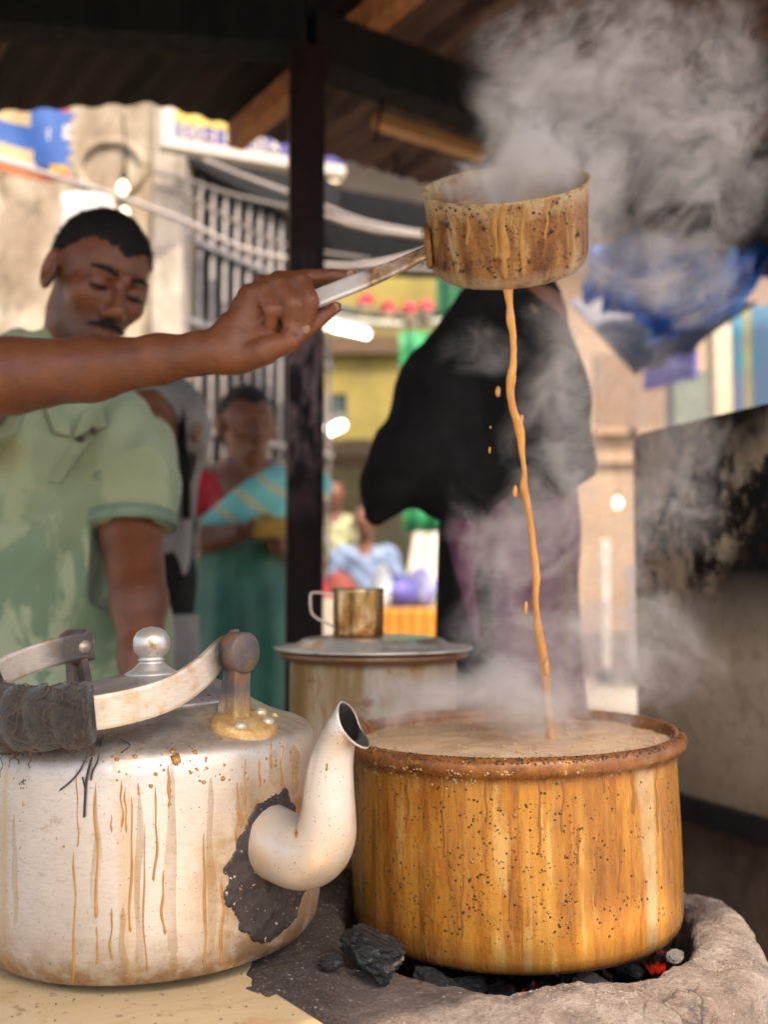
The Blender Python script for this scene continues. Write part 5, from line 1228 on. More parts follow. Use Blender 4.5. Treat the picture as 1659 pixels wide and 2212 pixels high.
def rest_hand(p):      # the other hand, fingertips propped on the counter behind the kettle
    hx, hy, hz = P(303, 1500, 1.45)
    d = smin(ell(p, (hx, hy - .012, hz - .055), (.038, .019, .055)), cone(p, (hx, hy, hz), (hx, hy - .01, hz - .04), .026, .026), .02)
    for k, ln in enumerate((.062, .072, .076, .068)):
        x = hx - .029 + k * .0195; m_ = (x * 1.0 + (k - 1.5) * .004, hy - .030, hz - .098 - ln * .45); d = smin(d, chain(p, [(x, hy - .014, hz - .09, .0105), m_ + (.0095,), (m_[0], hy - .022, CT + .0085, .0082)], .004), .004)
    d = smin(d, chain(p, [(hx + .026, hy - .02, hz - .045, .013), (hx + .052, hy - .032, hz - .085, .011), (hx + .056, hy - .04, hz - .118, .009)], .004), .006)
    return d
def man_skin(p):
    hd = head_sdf(toL(p)); nk = cone(p, HC + HR @ np.array((0, -.02, -.06)), NB + np.array((0, .02, -.06)), .056, .066)
    d = smin(hd, nk, .03)
    # torso core under the shirt, joins everything
    tor = chain(p, [tuple(NB + np.array((.02, .04, -.12))) + (.105,), (-.535, 1.75, 1.10, .12), (-.53, 1.75, .90, .12)])
    d = smin(d, tor, .05)
    sh_r = np.array((-.655, 1.60, 1.385)); el_r = P(-60, 826, 1.235)
    arm = chain(p, [(-.60, 1.70, 1.38, .07), tuple(sh_r) + (.062,), tuple(el_r) + (.046,)], .02)
    fa = chain(p, [tuple(el_r) + (.044,), tuple(P(20, 812, 1.215)) + (.0455,), tuple(P(200, 798, 1.172)) + (.0355,), tuple(P(340, 778, 1.135)) + (.0270,), tuple(P(430, 762, 1.113)) + (.0222,), tuple(P(485, 762, 1.102)) + (.0222,)], .012)
    d = smin(d, smin(arm, fa, .015), .02)
    d = d + .0011 * fbm(p, 38, 2, 8)
    hnd = near_only(p, man_hand, Hp(520, 570, -5), .115)
    d = smin(d, hnd, .010)
    # other arm, hanging to the counter
    la = chain(p, [(-.50, 1.72, 1.34, .07), (-.425, 1.66, 1.30, .058), tuple(P(285, 1150, 1.60)) + (.047,), tuple(P(300, 1300, 1.52)) + (.041,), tuple(P(303, 1420, 1.47)) + (.030,), tuple(P(303, 1500, 1.45)) + (.026,)], .015)
    d = smin(d, la, .02)
    hx, hy = P(303, 1500, 1.45)[:2]
    d = smin(d, near_only(p, rest_hand, (hx, hy - .01, CT + .09), .13), .02)
    return d
Va, Fa = sdf(man_skin, (-.80, .98, .755), (.06, 1.90, 1.74), .0036)
body = mesh('body', Va, Fa, SKIN, man, local=False)
ql = toL(Va); near_h = np.linalg.norm(ql, axis=1) < .16; sst = lambda x, a, b_: np.clip((x - a) / (b_ - a), 0, 1)
jaw_ = sst(ql[:, 2], -.030 , -.058) * sst(ql[:, 2], -.135, -.115) * sst(ql[:, 1], -.005, .02)
side_b = sst(np.abs(ql[:, 0]), .055, .062) * sst(ql[:, 2], .03, -.01) * sst(ql[:, 1], -.01, .01) * sst(ql[:, 1], .055, .035)
lipm = np.exp(-((ql[:, 0] / .024) ** 4 + ((ql[:, 2] + .067) / .011) ** 4)) * (ql[:, 1] > .08)
lidm = sum(np.exp(-(((ql[:, 0] - s * .033) / .021) ** 4 + ((ql[:, 2] - .008) / .016) ** 4)) for s in (-1, 1)) * (ql[:, 1] > .06)
for nm_, val in (('beard', np.clip(np.maximum(jaw_ * .62, side_b * .6), 0, 1) * (1 - lipm) * near_h), ('lips', np.clip(lipm * .8 + lidm * .45, 0, 1) * near_h)):
    at_ = body.data.attributes.new(nm_, 'FLOAT', 'POINT'); at_.data.foreach_set('value', val.astype(np.float32))
o = person_part('hair', lambda p: hair_sdf(toL(p), .026, -.040), HC - .16, HC + .16, .0028, HAIR, man, body)
def strands(hm, n, ln, seed, nm, parent, down=.6):
    """short loose hairs standing off a hair mesh"""
    g = np.random.default_rng(seed); me = hm.data; V = np.array([v.co[:] for v in me.vertices]); Nn = np.array([v.normal[:] for v in me.vertices]); k = g.integers(0, len(V), n)
    a = V[k]; d = Nn[k] + g.normal(size=(n, 3)) * .35 + np.array((0, 0, -down)); d /= np.linalg.norm(d, axis=1)[:, None]; s = np.cross(d, g.normal(size=(n, 3))); s /= np.linalg.norm(s, axis=1)[:, None]
    L_ = ln * g.uniform(.5, 1.2, (n, 1)); P3 = np.stack([a + s * .0004 - d * .001, a - s * .0004 - d * .001, a + d * L_], 1).reshape(-1, 3)
    o = mesh(nm, P3, np.arange(3 * n).reshape(-1, 3), HAIR, parent); o['kind'] = 'stuff'
strands(o, 9000, .007, 1, 'hair_strands', body)
def moust(q):
    d = np.minimum(cone(q, (-.004, .1075, -.0515), (-.031, .093, -.061), .0062, .0028), cone(q, (.004, .1075, -.0515), (.031, .093, -.061), .0062, .0028)); return d + .0012 * vnoise(q, 420, 1)
person_part('moustache', lambda p: moust(toL(p)), HC - .16, HC + .16, .0014, HAIR, man, body)
for s in (-1, 1): person_part('eyebrow', lambda p, s=s: chain(toL(p), [(s * .014, .0985, .0275, .0038), (s * .032, .0925, .033, .0046), (s * .050, .078, .028, .0026)]) + .0008 * vnoise(toL(p), 400, 2), HC - .16, HC + .16, .0014, HAIR, man, body)
for s in (-1, 1): person_part('eyelash', lambda p, s=s: chain(toL(p), [(s * .018, .0875, .001, .0018), (s * .033, .0908, .0000, .0034), (s * .048, .0840, .001, .0018)]), HC - .16, HC + .16, .0012, HAIR, man, body)     # downcast eyes
# nails
NAIL = plain('fingernail', (.30, .145, .095), .3, var=.1)
for tip, c in ((midl, (700, 655, -25)), (thmb, (885, 512, -7)), (indx, (985, 300, 1))):
    c = Hp(*c); V, Fc = lump(1, 2, (1, 1, 1), 1, 2); V = V / np.abs(V).max(); V = V * np.array((.0050, .0022, .0062)) + c
    mesh('fingernail', V, Fc, NAIL, body, local=False)
# polo shirt
t = NT('pale_green_polo'); n = t.noise(5, 5, .6); wv_ = t.noise(700, 2, .5); wet = t.noise(7.5, 5, .55, t.mapv((1, 1, .8), loc=(.3, .2, .6)), .5); x, y, z = t.sep()
b = t.ramp(n, [(.3, (.27, .33, .205)), (.7, (.36, .42, .275))])
wetm = t.math('MULTIPLY', t.rng(wet, .53, .57), t.rng(z, 1.28, 1.12, .25, 1)); b = t.mix(wetm, b, (.135, .215, .12))
t.set(base=b, rough=t.mix(wetm, (.9, .9, .9), (.6, .6, .6)), sheen=.15); t.bump(wv_, .15, .0006); POLO = t.m
POLOD = plain('polo_rib', (.20, .29, .21), .85, var=.25, scale=20, bump=.3, bs=400)
SHR = np.array((-.655, 1.60, 1.385))
def folds(p):
    a = p[:, 0] + .35 * p[:, 2]; b_ = p[:, 0] - .5 * p[:, 2]
    f = .0085 * np.sin(a * 42 + 3 * vnoise(p, 5, 1)) * (.5 + .5 * vnoise(p, 6, 2)) + .0065 * np.sin(b_ * 58 + 2.5 * vnoise(p, 6, 3)) * np.clip(vnoise(p, 5, 4) + .3, 0, 1) + .002 * vnoise(p, 22, 5)
    return f
def shirt(p):
    d = chain(p, [(-.555, 1.70, 1.425, .078), (-.545, 1.715, 1.375, .098), (-.545, 1.73, 1.24, .150), (-.54, 1.73, 1.08, .158), (-.53, 1.74, .88, .170), (-.53, 1.74, .80, .175)], .05)
    d = smin(d, chain(p, [(-.56, 1.70, 1.385, .085), (-.655, 1.625, 1.375, .082), (-.625, 1.50, 1.37, .078)], .03), .06)          # right sleeve
    sl = chain(p, [(-.50, 1.71, 1.350, .095), (-.428, 1.665, 1.305, .078), tuple(P(288, 1045, 1.615)) + (.068,), tuple(P(285, 1140, 1.60)) + (.068,)], .03)
    d = smin(d, sl, .045)
    d = d + folds(p)
    c = P(285, 1142, 1.60); dirn = P(285, 1140, 1.60) - P(288, 1045, 1.615); dirn /= np.linalg.norm(dirn)
    cut = (p - c) @ dirn; d = np.where((p[:, 0] > -.455) & (cut > -.05) & (np.linalg.norm(p - c, axis=1) < .13), np.maximum(d, cut), d)     # left cuff
    cr = np.array((-.625, 1.50, 1.37)); dr = np.array((.03, -.125, -.005)); dr /= np.linalg.norm(dr); d = np.where(p[:, 1] < 1.60, np.maximum(d, (p - cr) @ dr), d)
    # neck opening and open placket
    d = smax(d, -cone(p, NB + np.array((.02, .02, -.035)), NB + np.array((.01, .0, .10)), .070, .075), .006)
    A_ = P(150, 905, 1.60); B_ = P(152, 990, 1.585)
    d = smax(d, -cone(p, A_ + (0, -.02, .03), B_ + (0, -.03, 0), .030, .004), .004)
    return d
sh = person_part('polo_shirt', shirt, (-.82, 1.40, .70), (-.27, 1.95, 1.52), .0052, POLO, man)
# collar flaps, placket, buttons, cuff rib, chest mark
shb = BVHTree.FromPolygons([tuple(v.co + Vector(man.location)) for v in sh.data.vertices], [tuple(p.vertices) for p in sh.data.polygons])
def on_shirt(x, y, off=.003):
    h = shb.ray_cast(Vector((0, 0, CZ)), ray(x, y)); return None if h[0] is None else np.array(h[0] + h[1] * off)
def patch(pts, nm, m, off, parent, th=.003, nn=10):
    """four-cornered cloth piece laid on the shirt"""
    a, b_, c, d = [np.array(q, float) for q in pts]; V = []; ok = True; last = None
    for j in range(nn + 1):
        for i in range(nn + 1):
            u, v = i / nn, j / nn; q = (a * (1 - u) + b_ * u) * (1 - v) + (d * (1 - u) + c * u) * v; w_ = on_shirt(q[0], q[1], off)
            if w_ is None or (last is not None and abs(w_[1] - last[1]) > .12): w_ = last if last is not None else P(q[0], q[1], 1.6)
            last = w_; V.append(w_)
    Fc = [(j * (nn + 1) + i, j * (nn + 1) + i + 1, (j + 1) * (nn + 1) + i + 1, (j + 1) * (nn + 1) + i) for j in range(nn) for i in range(nn)]
    o = mesh(nm, V, Fc, m, parent, local=False); solidify(o, th); return o
patch(((176, 893), (228, 884), (232, 926), (158, 950)), 'collar', POLO, .007, sh, .006)
patch(((92, 880), (150, 908), (150, 945), (112, 936)), 'collar', POLO, .007, sh, .006)
patch(((158, 955), (205, 945), (128, 1050), (102, 1042)), 'placket', POLO, .003, sh, .002)
for x, y in ((181, 953), (210, 937)):
    c = on_shirt(x, y, .009)
    if c is not None:
        V, Fc = lathe([(.0005, .002), (.0045, .002), (.0055, .0008), (.0055, -.001)], 16); mesh('button', [tuple(c + np.array((v[0], -v[2], v[1]))) for v in V], Fc, IRIS, sh, local=False)
cc = P(285, 1137, 1.60); dn_ = P(285, 1140, 1.60) - P(288, 1045, 1.615); dn_ /= np.linalg.norm(dn_)
V, Fc = tube([cc - dn_ * .018, cc + dn_ * .003], [.0675, .0668], 32, caps=False); o = mesh('cuff', V, Fc, POLOD, sh, local=False); solidify(o, .004)
cm = on_shirt(213, 1028, .002)
if cm is not None:
    V, Fc = tube([cm + .0065 * np.array((math.cos(a), 0, math.sin(a))) for a in np.linspace(.6, 5.6, 18)], .0010, 6); mesh('chest_emblem', V, Fc, POLOD, sh, local=False)
# turned-down collar standing round the neck
nc = np.array((-.560, 1.672, .046)); V = []
for i in range(49):
    a = R(-62 + 304 * i / 48) - math.pi / 2 + R(30); c_, s_ = math.cos(a), math.sin(a)
    for r_, z_ in ((.068, 1.415), (.066, 1.452), (.069, 1.466), (.077, 1.463), (.088, 1.437), (.098, 1.412)): V.append((nc[0] + c_ * r_ * 1.05, nc[1] + s_ * r_, z_ + nc[2] + .012 * s_ + .003 * math.sin(i)))
Fc = [(i * 6 + j, (i + 1) * 6 + j, (i + 1) * 6 + j + 1, i * 6 + j + 1) for i in range(48) for j in range(5)]
o = mesh('collar_band', V, Fc, POLO, sh, local=False); solidify(o, .003)
NAVY = plain('navy_trousers', (.018, .020, .034), .85, var=.4, scale=10)
def trous(p): 
    d = chain(p, [(-.53, 1.745, .93, .155), (-.53, 1.745, .82, .168)], .03)
    for s in (-1, 1): d = smin(d, chain(p, [(-.53 + s * .09, 1.745, .80, .095), (-.53 + s * .10, 1.75, .45, .075), (-.53 + s * .11, 1.76, .06, .06)], .02), .03)
    return d + .004 * np.sin(p[:, 2] * 60 + 4 * vnoise(p, 8)) * (p[:, 2] < .5)
person_part('trousers', trous, (-.78, 1.5, 0.0), (-.28, 1.98, 1.1), .010, NAVY, man)
for s in (-1, 1): person_part('shoe', lambda p, s=s: smax(ell(p, (-.53 + s * .11, 1.70, .03), (.048, .13, .055)), -p[:, 2], .005), (-.78, 1.5, -.01), (-.28, 1.98, .12), .008, HAIR, man)

# ------------------------------------------------------------------ woman in the turquoise sari
W_Y = 2.85
wo = root('person', (P(545, 0, W_Y)[0], W_Y + .02, 0), 'woman in turquoise striped sari and red blouse left of the post, hands clasped', 'person')
wh = P(533, 922, W_Y); WR = frame((.42, -.9, -.05), (-.03, 0, 1)); toW = lambda p: (p - wh) @ WR / .97
wx = wo.location.x; wz = lambda y: P(0, y, W_Y)[2]
def w_skin(p):
    d = head_sdf(toW(p), .95, .93); d = smin(d, cone(p, wh + (-.005, .02, -.07), (wx - .01, W_Y + .03, wz(1045)), .048, .058), .03)
    d = smin(d, chain(p, [(wx - .13, W_Y + .02, wz(1045), .055), (wx + .15, W_Y + .05, wz(1040), .055)]), .05)
    d = smin(d, chain(p, [(wx, W_Y + .04, wz(1070), .10), (wx, W_Y + .04, .85, .12)]), .05)
    elb = P(395, 1165, W_Y - .02); hn = P(560, 1145, W_Y - .17)
    d = smin(d, chain(p, [(wx - .15, W_Y + .02, wz(1055), .05), tuple(elb) + (.042,), tuple(P(455, 1165, W_Y - .10)) + (.034,), tuple(P(520, 1150, W_Y - .16)) + (.027,)], .02), .02)
    d = smin(d, chain(p, [(wx + .17, W_Y + .04, wz(1055), .05), tuple(P(665, 1190, W_Y - .0)) + (.042,), tuple(P(600, 1175, W_Y - .14)) + (.03,)], .02), .02)
    d = smin(d, ell(p, hn, (.05, .03, .024)), .015)
    for k in range(4): d = smin(d, cone(p, hn + np.array((-.01, -.018, .014 - k * .010)), hn + np.array((.050, -.022, .002 - k * .009)), .0095, .007), .004)
    d = smin(d, cone(p, hn + np.array((-.02, -.02, .02)), hn + np.array((.03, -.03, .034)), .010, .008), .004)
    return d
wbody = person_part('body', w_skin, (wx - .40, W_Y - .30, .8), (wx + .40, W_Y + .25, wz(820)), .0065, SKIN2, wo)
def w_hair(p):
    q = toW(p); d = hair_sdf(q, .020, -.06); return smin(d, ell(q, (0, -.11, -.02), (.045, .04, .045)), .02)
person_part('hair', w_hair, wh - .2, wh + .2, .0045, HAIR, wo, wbody)
BLO = plain('red_blouse', (.50, .015, .03), .6, var=.25, scale=12)
def w_torso(p, r=0.0): return smin(smin(chain(p, [(wx, W_Y + .04, wz(1085), .115 + r), (wx, W_Y + .03, wz(1190), .118 + r), (wx, W_Y + .04, .98, .145 + r), (wx, W_Y + .04, .5, .17 + r), (wx, W_Y + .04, .05, .20 + r)], .05), chain(p, [(wx - .14, W_Y + .025, wz(1053), .062 + r), (wx + .16, W_Y + .045, wz(1050), .062 + r)]), .05), chain(p, [(wx - .15, W_Y + .02, wz(1055), .058 + r), tuple(P(405, 1110, W_Y)) + (.052 + r,)]), .03)
def blouse(p):
    d = w_torso(p) ; d = np.maximum(d, -(p[:, 2] - wz(1150))); d = np.maximum(d, cone(p, (wx, W_Y, wz(1120)), (wx, W_Y, wz(1010)), .3, .3))
    return smax(d, -ell(p, (wx + .0, W_Y - .09, wz(1030)), (.085, .12, .085)), .01)
person_part('blouse', blouse, (wx - .36, W_Y - .2, 1.1), (wx + .36, W_Y + .25, 1.5), .008, BLO, wo)
t = NT('turquoise_sari'); v = t.mapv((1, 1, 1), (0, R(52), 0)); x, y, z = t.sep(v); s = t.math('SINE', t.math('ADD', t.math('MULTIPLY', x, 95), t.math('MULTIPLY', t.noise(5), 5)))
zz_ = t.sep()[2]; n = t.noise(6, 5)
b = t.mix(t.rng(s, .55, .8), t.ramp(n, [(.35, (.12, .50, .50)), (.65, (.24, .66, .64))]), (.52, .50, .28))
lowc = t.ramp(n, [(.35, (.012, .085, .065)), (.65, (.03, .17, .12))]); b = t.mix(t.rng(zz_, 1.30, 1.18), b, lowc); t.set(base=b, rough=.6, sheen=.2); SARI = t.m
def sari(p):
    pl = .006 * np.sin(p[:, 0] * 70 + 3 * vnoise(p, 6)) * np.clip((1.2 - p[:, 2]) * 4, .25, 1) + .007 * np.sin((p[:, 0] * .7 - p[:, 2]) * 60) * (p[:, 2] > 1.1) * .5
    d = w_torso(p, .014) + pl
    # open on the upper left, where blouse and shoulder show
    k = (p[:, 2] - wz(1120)) - (p[:, 0] - (wx - .13)) * .75
    return smax(d, k * .8, .01)
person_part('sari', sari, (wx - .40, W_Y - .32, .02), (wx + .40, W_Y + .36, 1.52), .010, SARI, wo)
V, Fc = tube([P(432, 1165, W_Y - .09) + .036 * np.array((0, math.cos(a), math.sin(a))) for a in np.linspace(0, 6.283, 24)], .005, 8); mesh('bangle', V, Fc, plain('pale_bangle', (.62, .5, .45), .3), wo, local=False)
o = mesh('snack_packet', *box(P(585, 1140, W_Y - .22), (.09, .03, .055), R(12), .008), plain('yellow_paper', (.52, .31, .05), .6, var=.4, scale=30)); tag(o, 'yellowish paper packet held in the sari woman\'s hands', 'packet')
_c = P(585, 1140, W_Y - .22); o.data.transform(Matrix.Translation(tuple(-_c))); o.location = tuple(_c)

# ------------------------------------------------------------------ person in grey scarf, between man and sari woman
GY = 2.35
gp = root('person', (P(322, 0, GY)[0], GY + .05, 0), 'person in grey scarf with dark edge, half hidden behind the green shirt', 'person')
gx = gp.location.x; gh = P(352, 925, GY); GR = frame((-.35, -.9, -.1), (0, 0, 1)); gz_ = lambda y: P(0, y, GY)[2]
def g_torso(p, r=0): return chain(p, [(gx, GY + .07, gz_(1080), .085 + r), (gx, GY + .07, gz_(1250), .095 + r), (gx, GY + .07, .6, .12 + r), (gx, GY + .07, .05, .16 + r)], .05)
gbody = person_part('body', lambda p: smin(smin(head_sdf((p - gh) @ GR), cone(p, gh + (0, .02, -.07), (gx, GY + .06, gz_(1060)), .05, .06), .03), g_torso(p, -.02), .04), (gx - .25, GY - .15, .5), (gx + .25, GY + .3, gz_(790)), .008, SKIN2, gp)
GREY = plain('grey_scarf', (.27, .26, .25), .8, var=.35, scale=8, bump=.2); DKC = plain('black_cotton', (.0065, .006, .0065), .85, var=.4, spec=.25)
def scarf(p):
    q = (p - gh) @ GR; d = ell(q, (0, -.016, .025), (.090, .110, .105)); d = np.maximum(d, -(ell(q, (0, -.016, .025), (.084, .104, .099)))); d = np.maximum(d, q[:, 1] * .9 - q[:, 2] * .25 - .040)
    fall = smax(cone(p, gh + (.055, .04, .0), (gx + .04, GY + .03, gz_(1300)), .045, .05) + .006 * np.sin(p[:, 0] * 140), -cone(p, gh + (0, 0, 0), gh + (0, 0, -.1), .085, .07), .01)
    return smin(d, fall, .02)
person_part('scarf', scarf, (gx - .25, GY - .2, .6), (gx + .30, GY + .3, gz_(770)), .006, GREY, gp)
V, Fc = tube(catmull([P(338, 828, GY - .03), P(372, 850, GY - .05), P(388, 900, GY - .06), P(394, 970, GY - .06), P(400, 1040, GY - .05), P(402, 1120, GY - .03)], 6), .014, 8, sx=.6); mesh('scarf_edge', V, Fc, DKC, gp, local=False)
person_part('dark_top', lambda p: smin(g_torso(p, .01), chain(p, [(gx - .15, GY + .07, gz_(1085), .06), (gx + .03, GY + .05, gz_(1070), .058), tuple(P(378, 1130, GY + .05)) + (.045,)], .03), .05), (gx - .3, GY - .2, .9), (gx + .34, GY + .3, gz_(1000)), .009, DKC, gp)
person_part('grey_skirt', lambda p: g_torso(p, .018) + .006 * np.sin(p[:, 0] * 90), (gx - .3, GY - .2, .02), (gx + .3, GY + .34, .95), .012, GREY, gp)
mesh('mustard_trim', *tube(catmull([P(340, 905, GY - .10), P(358, 930, GY - .11), P(350, 965, GY - .11)], 5), .012, 8), plain('mustard_trim', (.36, .22, .05), .7), gp, local=False)

# ------------------------------------------------------------------ person in black, hand on hip, behind the stream
KY_ = 1.88
bk = root('person', (P(1110, 0, KY_)[0], KY_, 0), 'person in loose black shirt with hand on hip behind the tea stream', 'person')
bx = bk.location.x; bz = lambda y: P(0, y, KY_)[2]
bh = P(1128, 470, KY_ + .02); BR = frame((.75, .65, -.1), (0, 0, 1))
def b_skin(p):
    d = smin(head_sdf((p - bh) @ BR), cone(p, bh + (0, .0, -.07), (bx, KY_ + .02, bz(640)), .052, .06), .03)
    d = smin(d, chain(p, [(bx, KY_ + .02, bz(700), .10), (bx, KY_ + .02, .9, .11)]), .05)
    e = P(850, 1030, KY_ - .08); h = P(960, 1075, KY_ - .06)
    d = smin(d, chain(p, [(bx - .07, KY_, bz(760), .045), tuple(e) + (.04,), tuple(h) + (.028,)], .02), .03)
    d = smin(d, ell(p, h + (.03, 0, -.005), (.05, .03, .026)), .012)
    for k in range(4): d = smin(d, cone(p, h + (.05, -.01, .012 - k * .012), h + (.105, .01, .006 - k * .013), .0095, .0075), .004)
    d = smin(d, cone(p, h + (.02, .02, .01), h + (.06, .06, .01), .010, .008), .004)
    return d
bbody = person_part('body', b_skin, (bx - .35, KY_ - .28, .85), (bx + .25, KY_ + .25, bz(360)), .007, SKIN2, bk)
person_part('hair', lambda p: hair_sdf((p - bh) @ BR, .06, -.04), bh - .17, bh + .17, .005, HAIR, bk, bbody)
def bshirt(p):
    d = chain(p, [(bx - .01, KY_ + .02, bz(700), .105), (bx + .0, KY_ + .02, bz(850), .130), (bx + .005, KY_ + .02, bz(1000), .135), (bx - .015, KY_ + .02, bz(1150), .120)], .04)
    sl = chain(p, [(bx - .055, KY_, bz(690), .07), tuple(P(942, 830, KY_ - .03)) + (.066,), tuple(P(880, 985, KY_ - .07)) + (.062,), tuple(P(838, 1052, KY_ - .09)) + (.046,), tuple(P(812, 1112, KY_ - .10)) + (.020,)], .03)
    sl = smin(sl, chain(p, [tuple(P(885, 995, KY_ - .08)) + (.055,), tuple(P(955, 1065, KY_ - .08)) + (.046,)]), .03)
    wing = smin(sl, chain(p, [tuple(P(960, 900, KY_ - .04)) + (.07,), tuple(P(1000, 1030, KY_ - .05)) + (.07,)]), .05)
    d = smin(d, wing, .03) + .012 * np.abs(np.sin((p[:, 0] * 1.1 + p[:, 2] * .75) * 30 + 4 * vnoise(p, 6))) * np.clip(vnoise(p, 7, 3) + .4, 0, 1)
    # hem rises to the right
    hem = (bz(1165) - p[:, 2]) + (p[:, 0] - (bx - .07)) * .55
    return smax(d, np.where(p[:, 0] > bx - .10, hem, -1), .01)
person_part('black_shirt', bshirt, (bx - .36, KY_ - .3, .95), (bx + .24, KY_ + .26, bz(560)), .0065, DKC, bk)
person_part('black_scarf', lambda p: chain(p, [tuple(bh + (-.005, 0, -.055)) + (.074,), (bx - .005, KY_ + .015, bz(650), .082), (bx - .01, KY_ + .015, bz(710), .11)], .02) + .006 * np.sin(p[:, 2] * 110 + p[:, 0] * 60), (bx - .2, KY_ - .2, bz(760)), (bx + .2, KY_ + .22, bz(500)), .007, DKC, bk)
PURP = plain('purple_cloth', (.19, .055, .125), .75, var=.4, scale=7, bump=.2, bs=30)
def kurta(p): return chain(p, [(bx - .005, KY_ + .02, bz(950), .112), (bx - .015, KY_ + .02, bz(1150), .116), (bx - .01, KY_ + .02, .85, .125), (bx - .01, KY_ + .02, .55, .14)], .04) + .007 * np.sin(p[:, 0] * 85 + 2 * vnoise(p, 5))
person_part('purple_kurta', lambda p: np.maximum(kurta(p), -(p[:, 0] - (bx - .105) - .03 * np.sin(p[:, 2] * 9))), (bx - .25, KY_ - .2, .5), (bx + .25, KY_ + .26, 1.3), .008, PURP, bk)
def btr(p):
    d = chain(p, [(bx - .035, KY_ + .03, bz(1140), .112), (bx - .035, KY_ + .03, .80, .125)], .03)
    for s in (-1, 1): d = smin(d, chain(p, [(bx + s * .07 - .02, KY_ + .03, .8, .085), (bx + s * .08 - .02, KY_ + .03, .05, .07)]), .03)
    return d
person_part('black_trousers', btr, (bx - .27, KY_ - .2, .0), (bx + .27, KY_ + .27, 1.25), .010, DKC, bk)

# ------------------------------------------------------------------ far people by the stall
def far_person(px, ytop, Y, cloth, low, label, nm, seat=0):
    X, _, zt_ = P(px, ytop, Y); rt = root('person', (X, Y, 0), label, 'person', None); hc = np.array((X, Y, zt_ - .12)); sc_ = 1.0; FR = frame((.1, -1, -.15), (0, 0, 1))
    tz = zt_ - .30
    def sk(p):
        d = smin(head_sdf((p - hc) @ FR), cone(p, hc + (0, .02, -.07), (X, Y + .02, tz), .05, .06), .03); d = smin(d, chain(p, [(X, Y + .03, tz - .1, .1), (X, Y + .03, tz - .5, .1)]), .05)
        for s in (-1, 1): d = smin(d, chain(p, [(X + s * .16, Y + .02, tz - .05, .05), (X + s * .24, Y - .02, tz - .30, .04), (X + s * .10, Y - .20, tz - .36, .032), (X + s * .04, Y - .23, tz - .36, .026)], .02), .03)
        return d
    b = person_part('body', sk, (X - .34, Y - .32, tz - .6), (X + .34, Y + .2, zt_ + .04), .012, SKIN2, rt)
    person_part('hair', lambda p: hair_sdf((p - hc) @ FR, .06, -.02), hc - .17, hc + .17, .008, HAIR, rt, b)
    def top(p):
        d = smin(chain(p, [(X, Y + .03, tz - .10, .125), (X, Y + .03, tz - .50, .145)], .03), chain(p, [(X - .15, Y + .02, tz - .06, .07), (X + .15, Y + .02, tz - .06, .07)]), .05)
        for s in (-1, 1): d = smin(d, chain(p, [(X + s * .16, Y + .02, tz - .05, .065), (X + s * .22, Y - .0, tz - .22, .06)]), .03)
        return smax(d + .005 * np.sin(p[:, 2] * 50 + p[:, 0] * 40), -ell(p, (X, Y - .07, tz + .04), (.075, .1, .10)), .01)
    person_part('shirt', top, (X - .34, Y - .25, tz - .68), (X + .34, Y + .25, tz + .08), .012, cloth, rt)
    def legs(p):
        d = None
        for s in (-1, 1):
            e = chain(p, [(X + s * .08, Y + .03, tz - .55, .10), (X + s * .10, Y + .03, .45, .075), (X + s * .10, Y + .03, .06, .06)], .02); d = e if d is None else smin(d, e, .03)
        return d
    person_part('trousers', legs, (X - .3, Y - .2, .0), (X + .3, Y + .25, tz - .40), .02, low, rt)
far_person(788, 1088, 6.9, plain('light_blue_shirt', (.20, .27, .42), .8, var=.2), NAVY, 'person in light blue shirt behind the market stall', 'a')
far_person(722, 1035, 8.0, plain('pale_yellow_shirt', (.42, .42, .24), .8, var=.3), DKC, 'person in pale yellow shirt just right of the post, farthest back', 'b')
far_person(590, 1060, 5.0, plain('crimson_kurta', (.42, .02, .05), .8, var=.3), plain('crimson_skirt', (.42, .02, .05), .8), 'person in crimson behind the sari woman at the post', 'c')

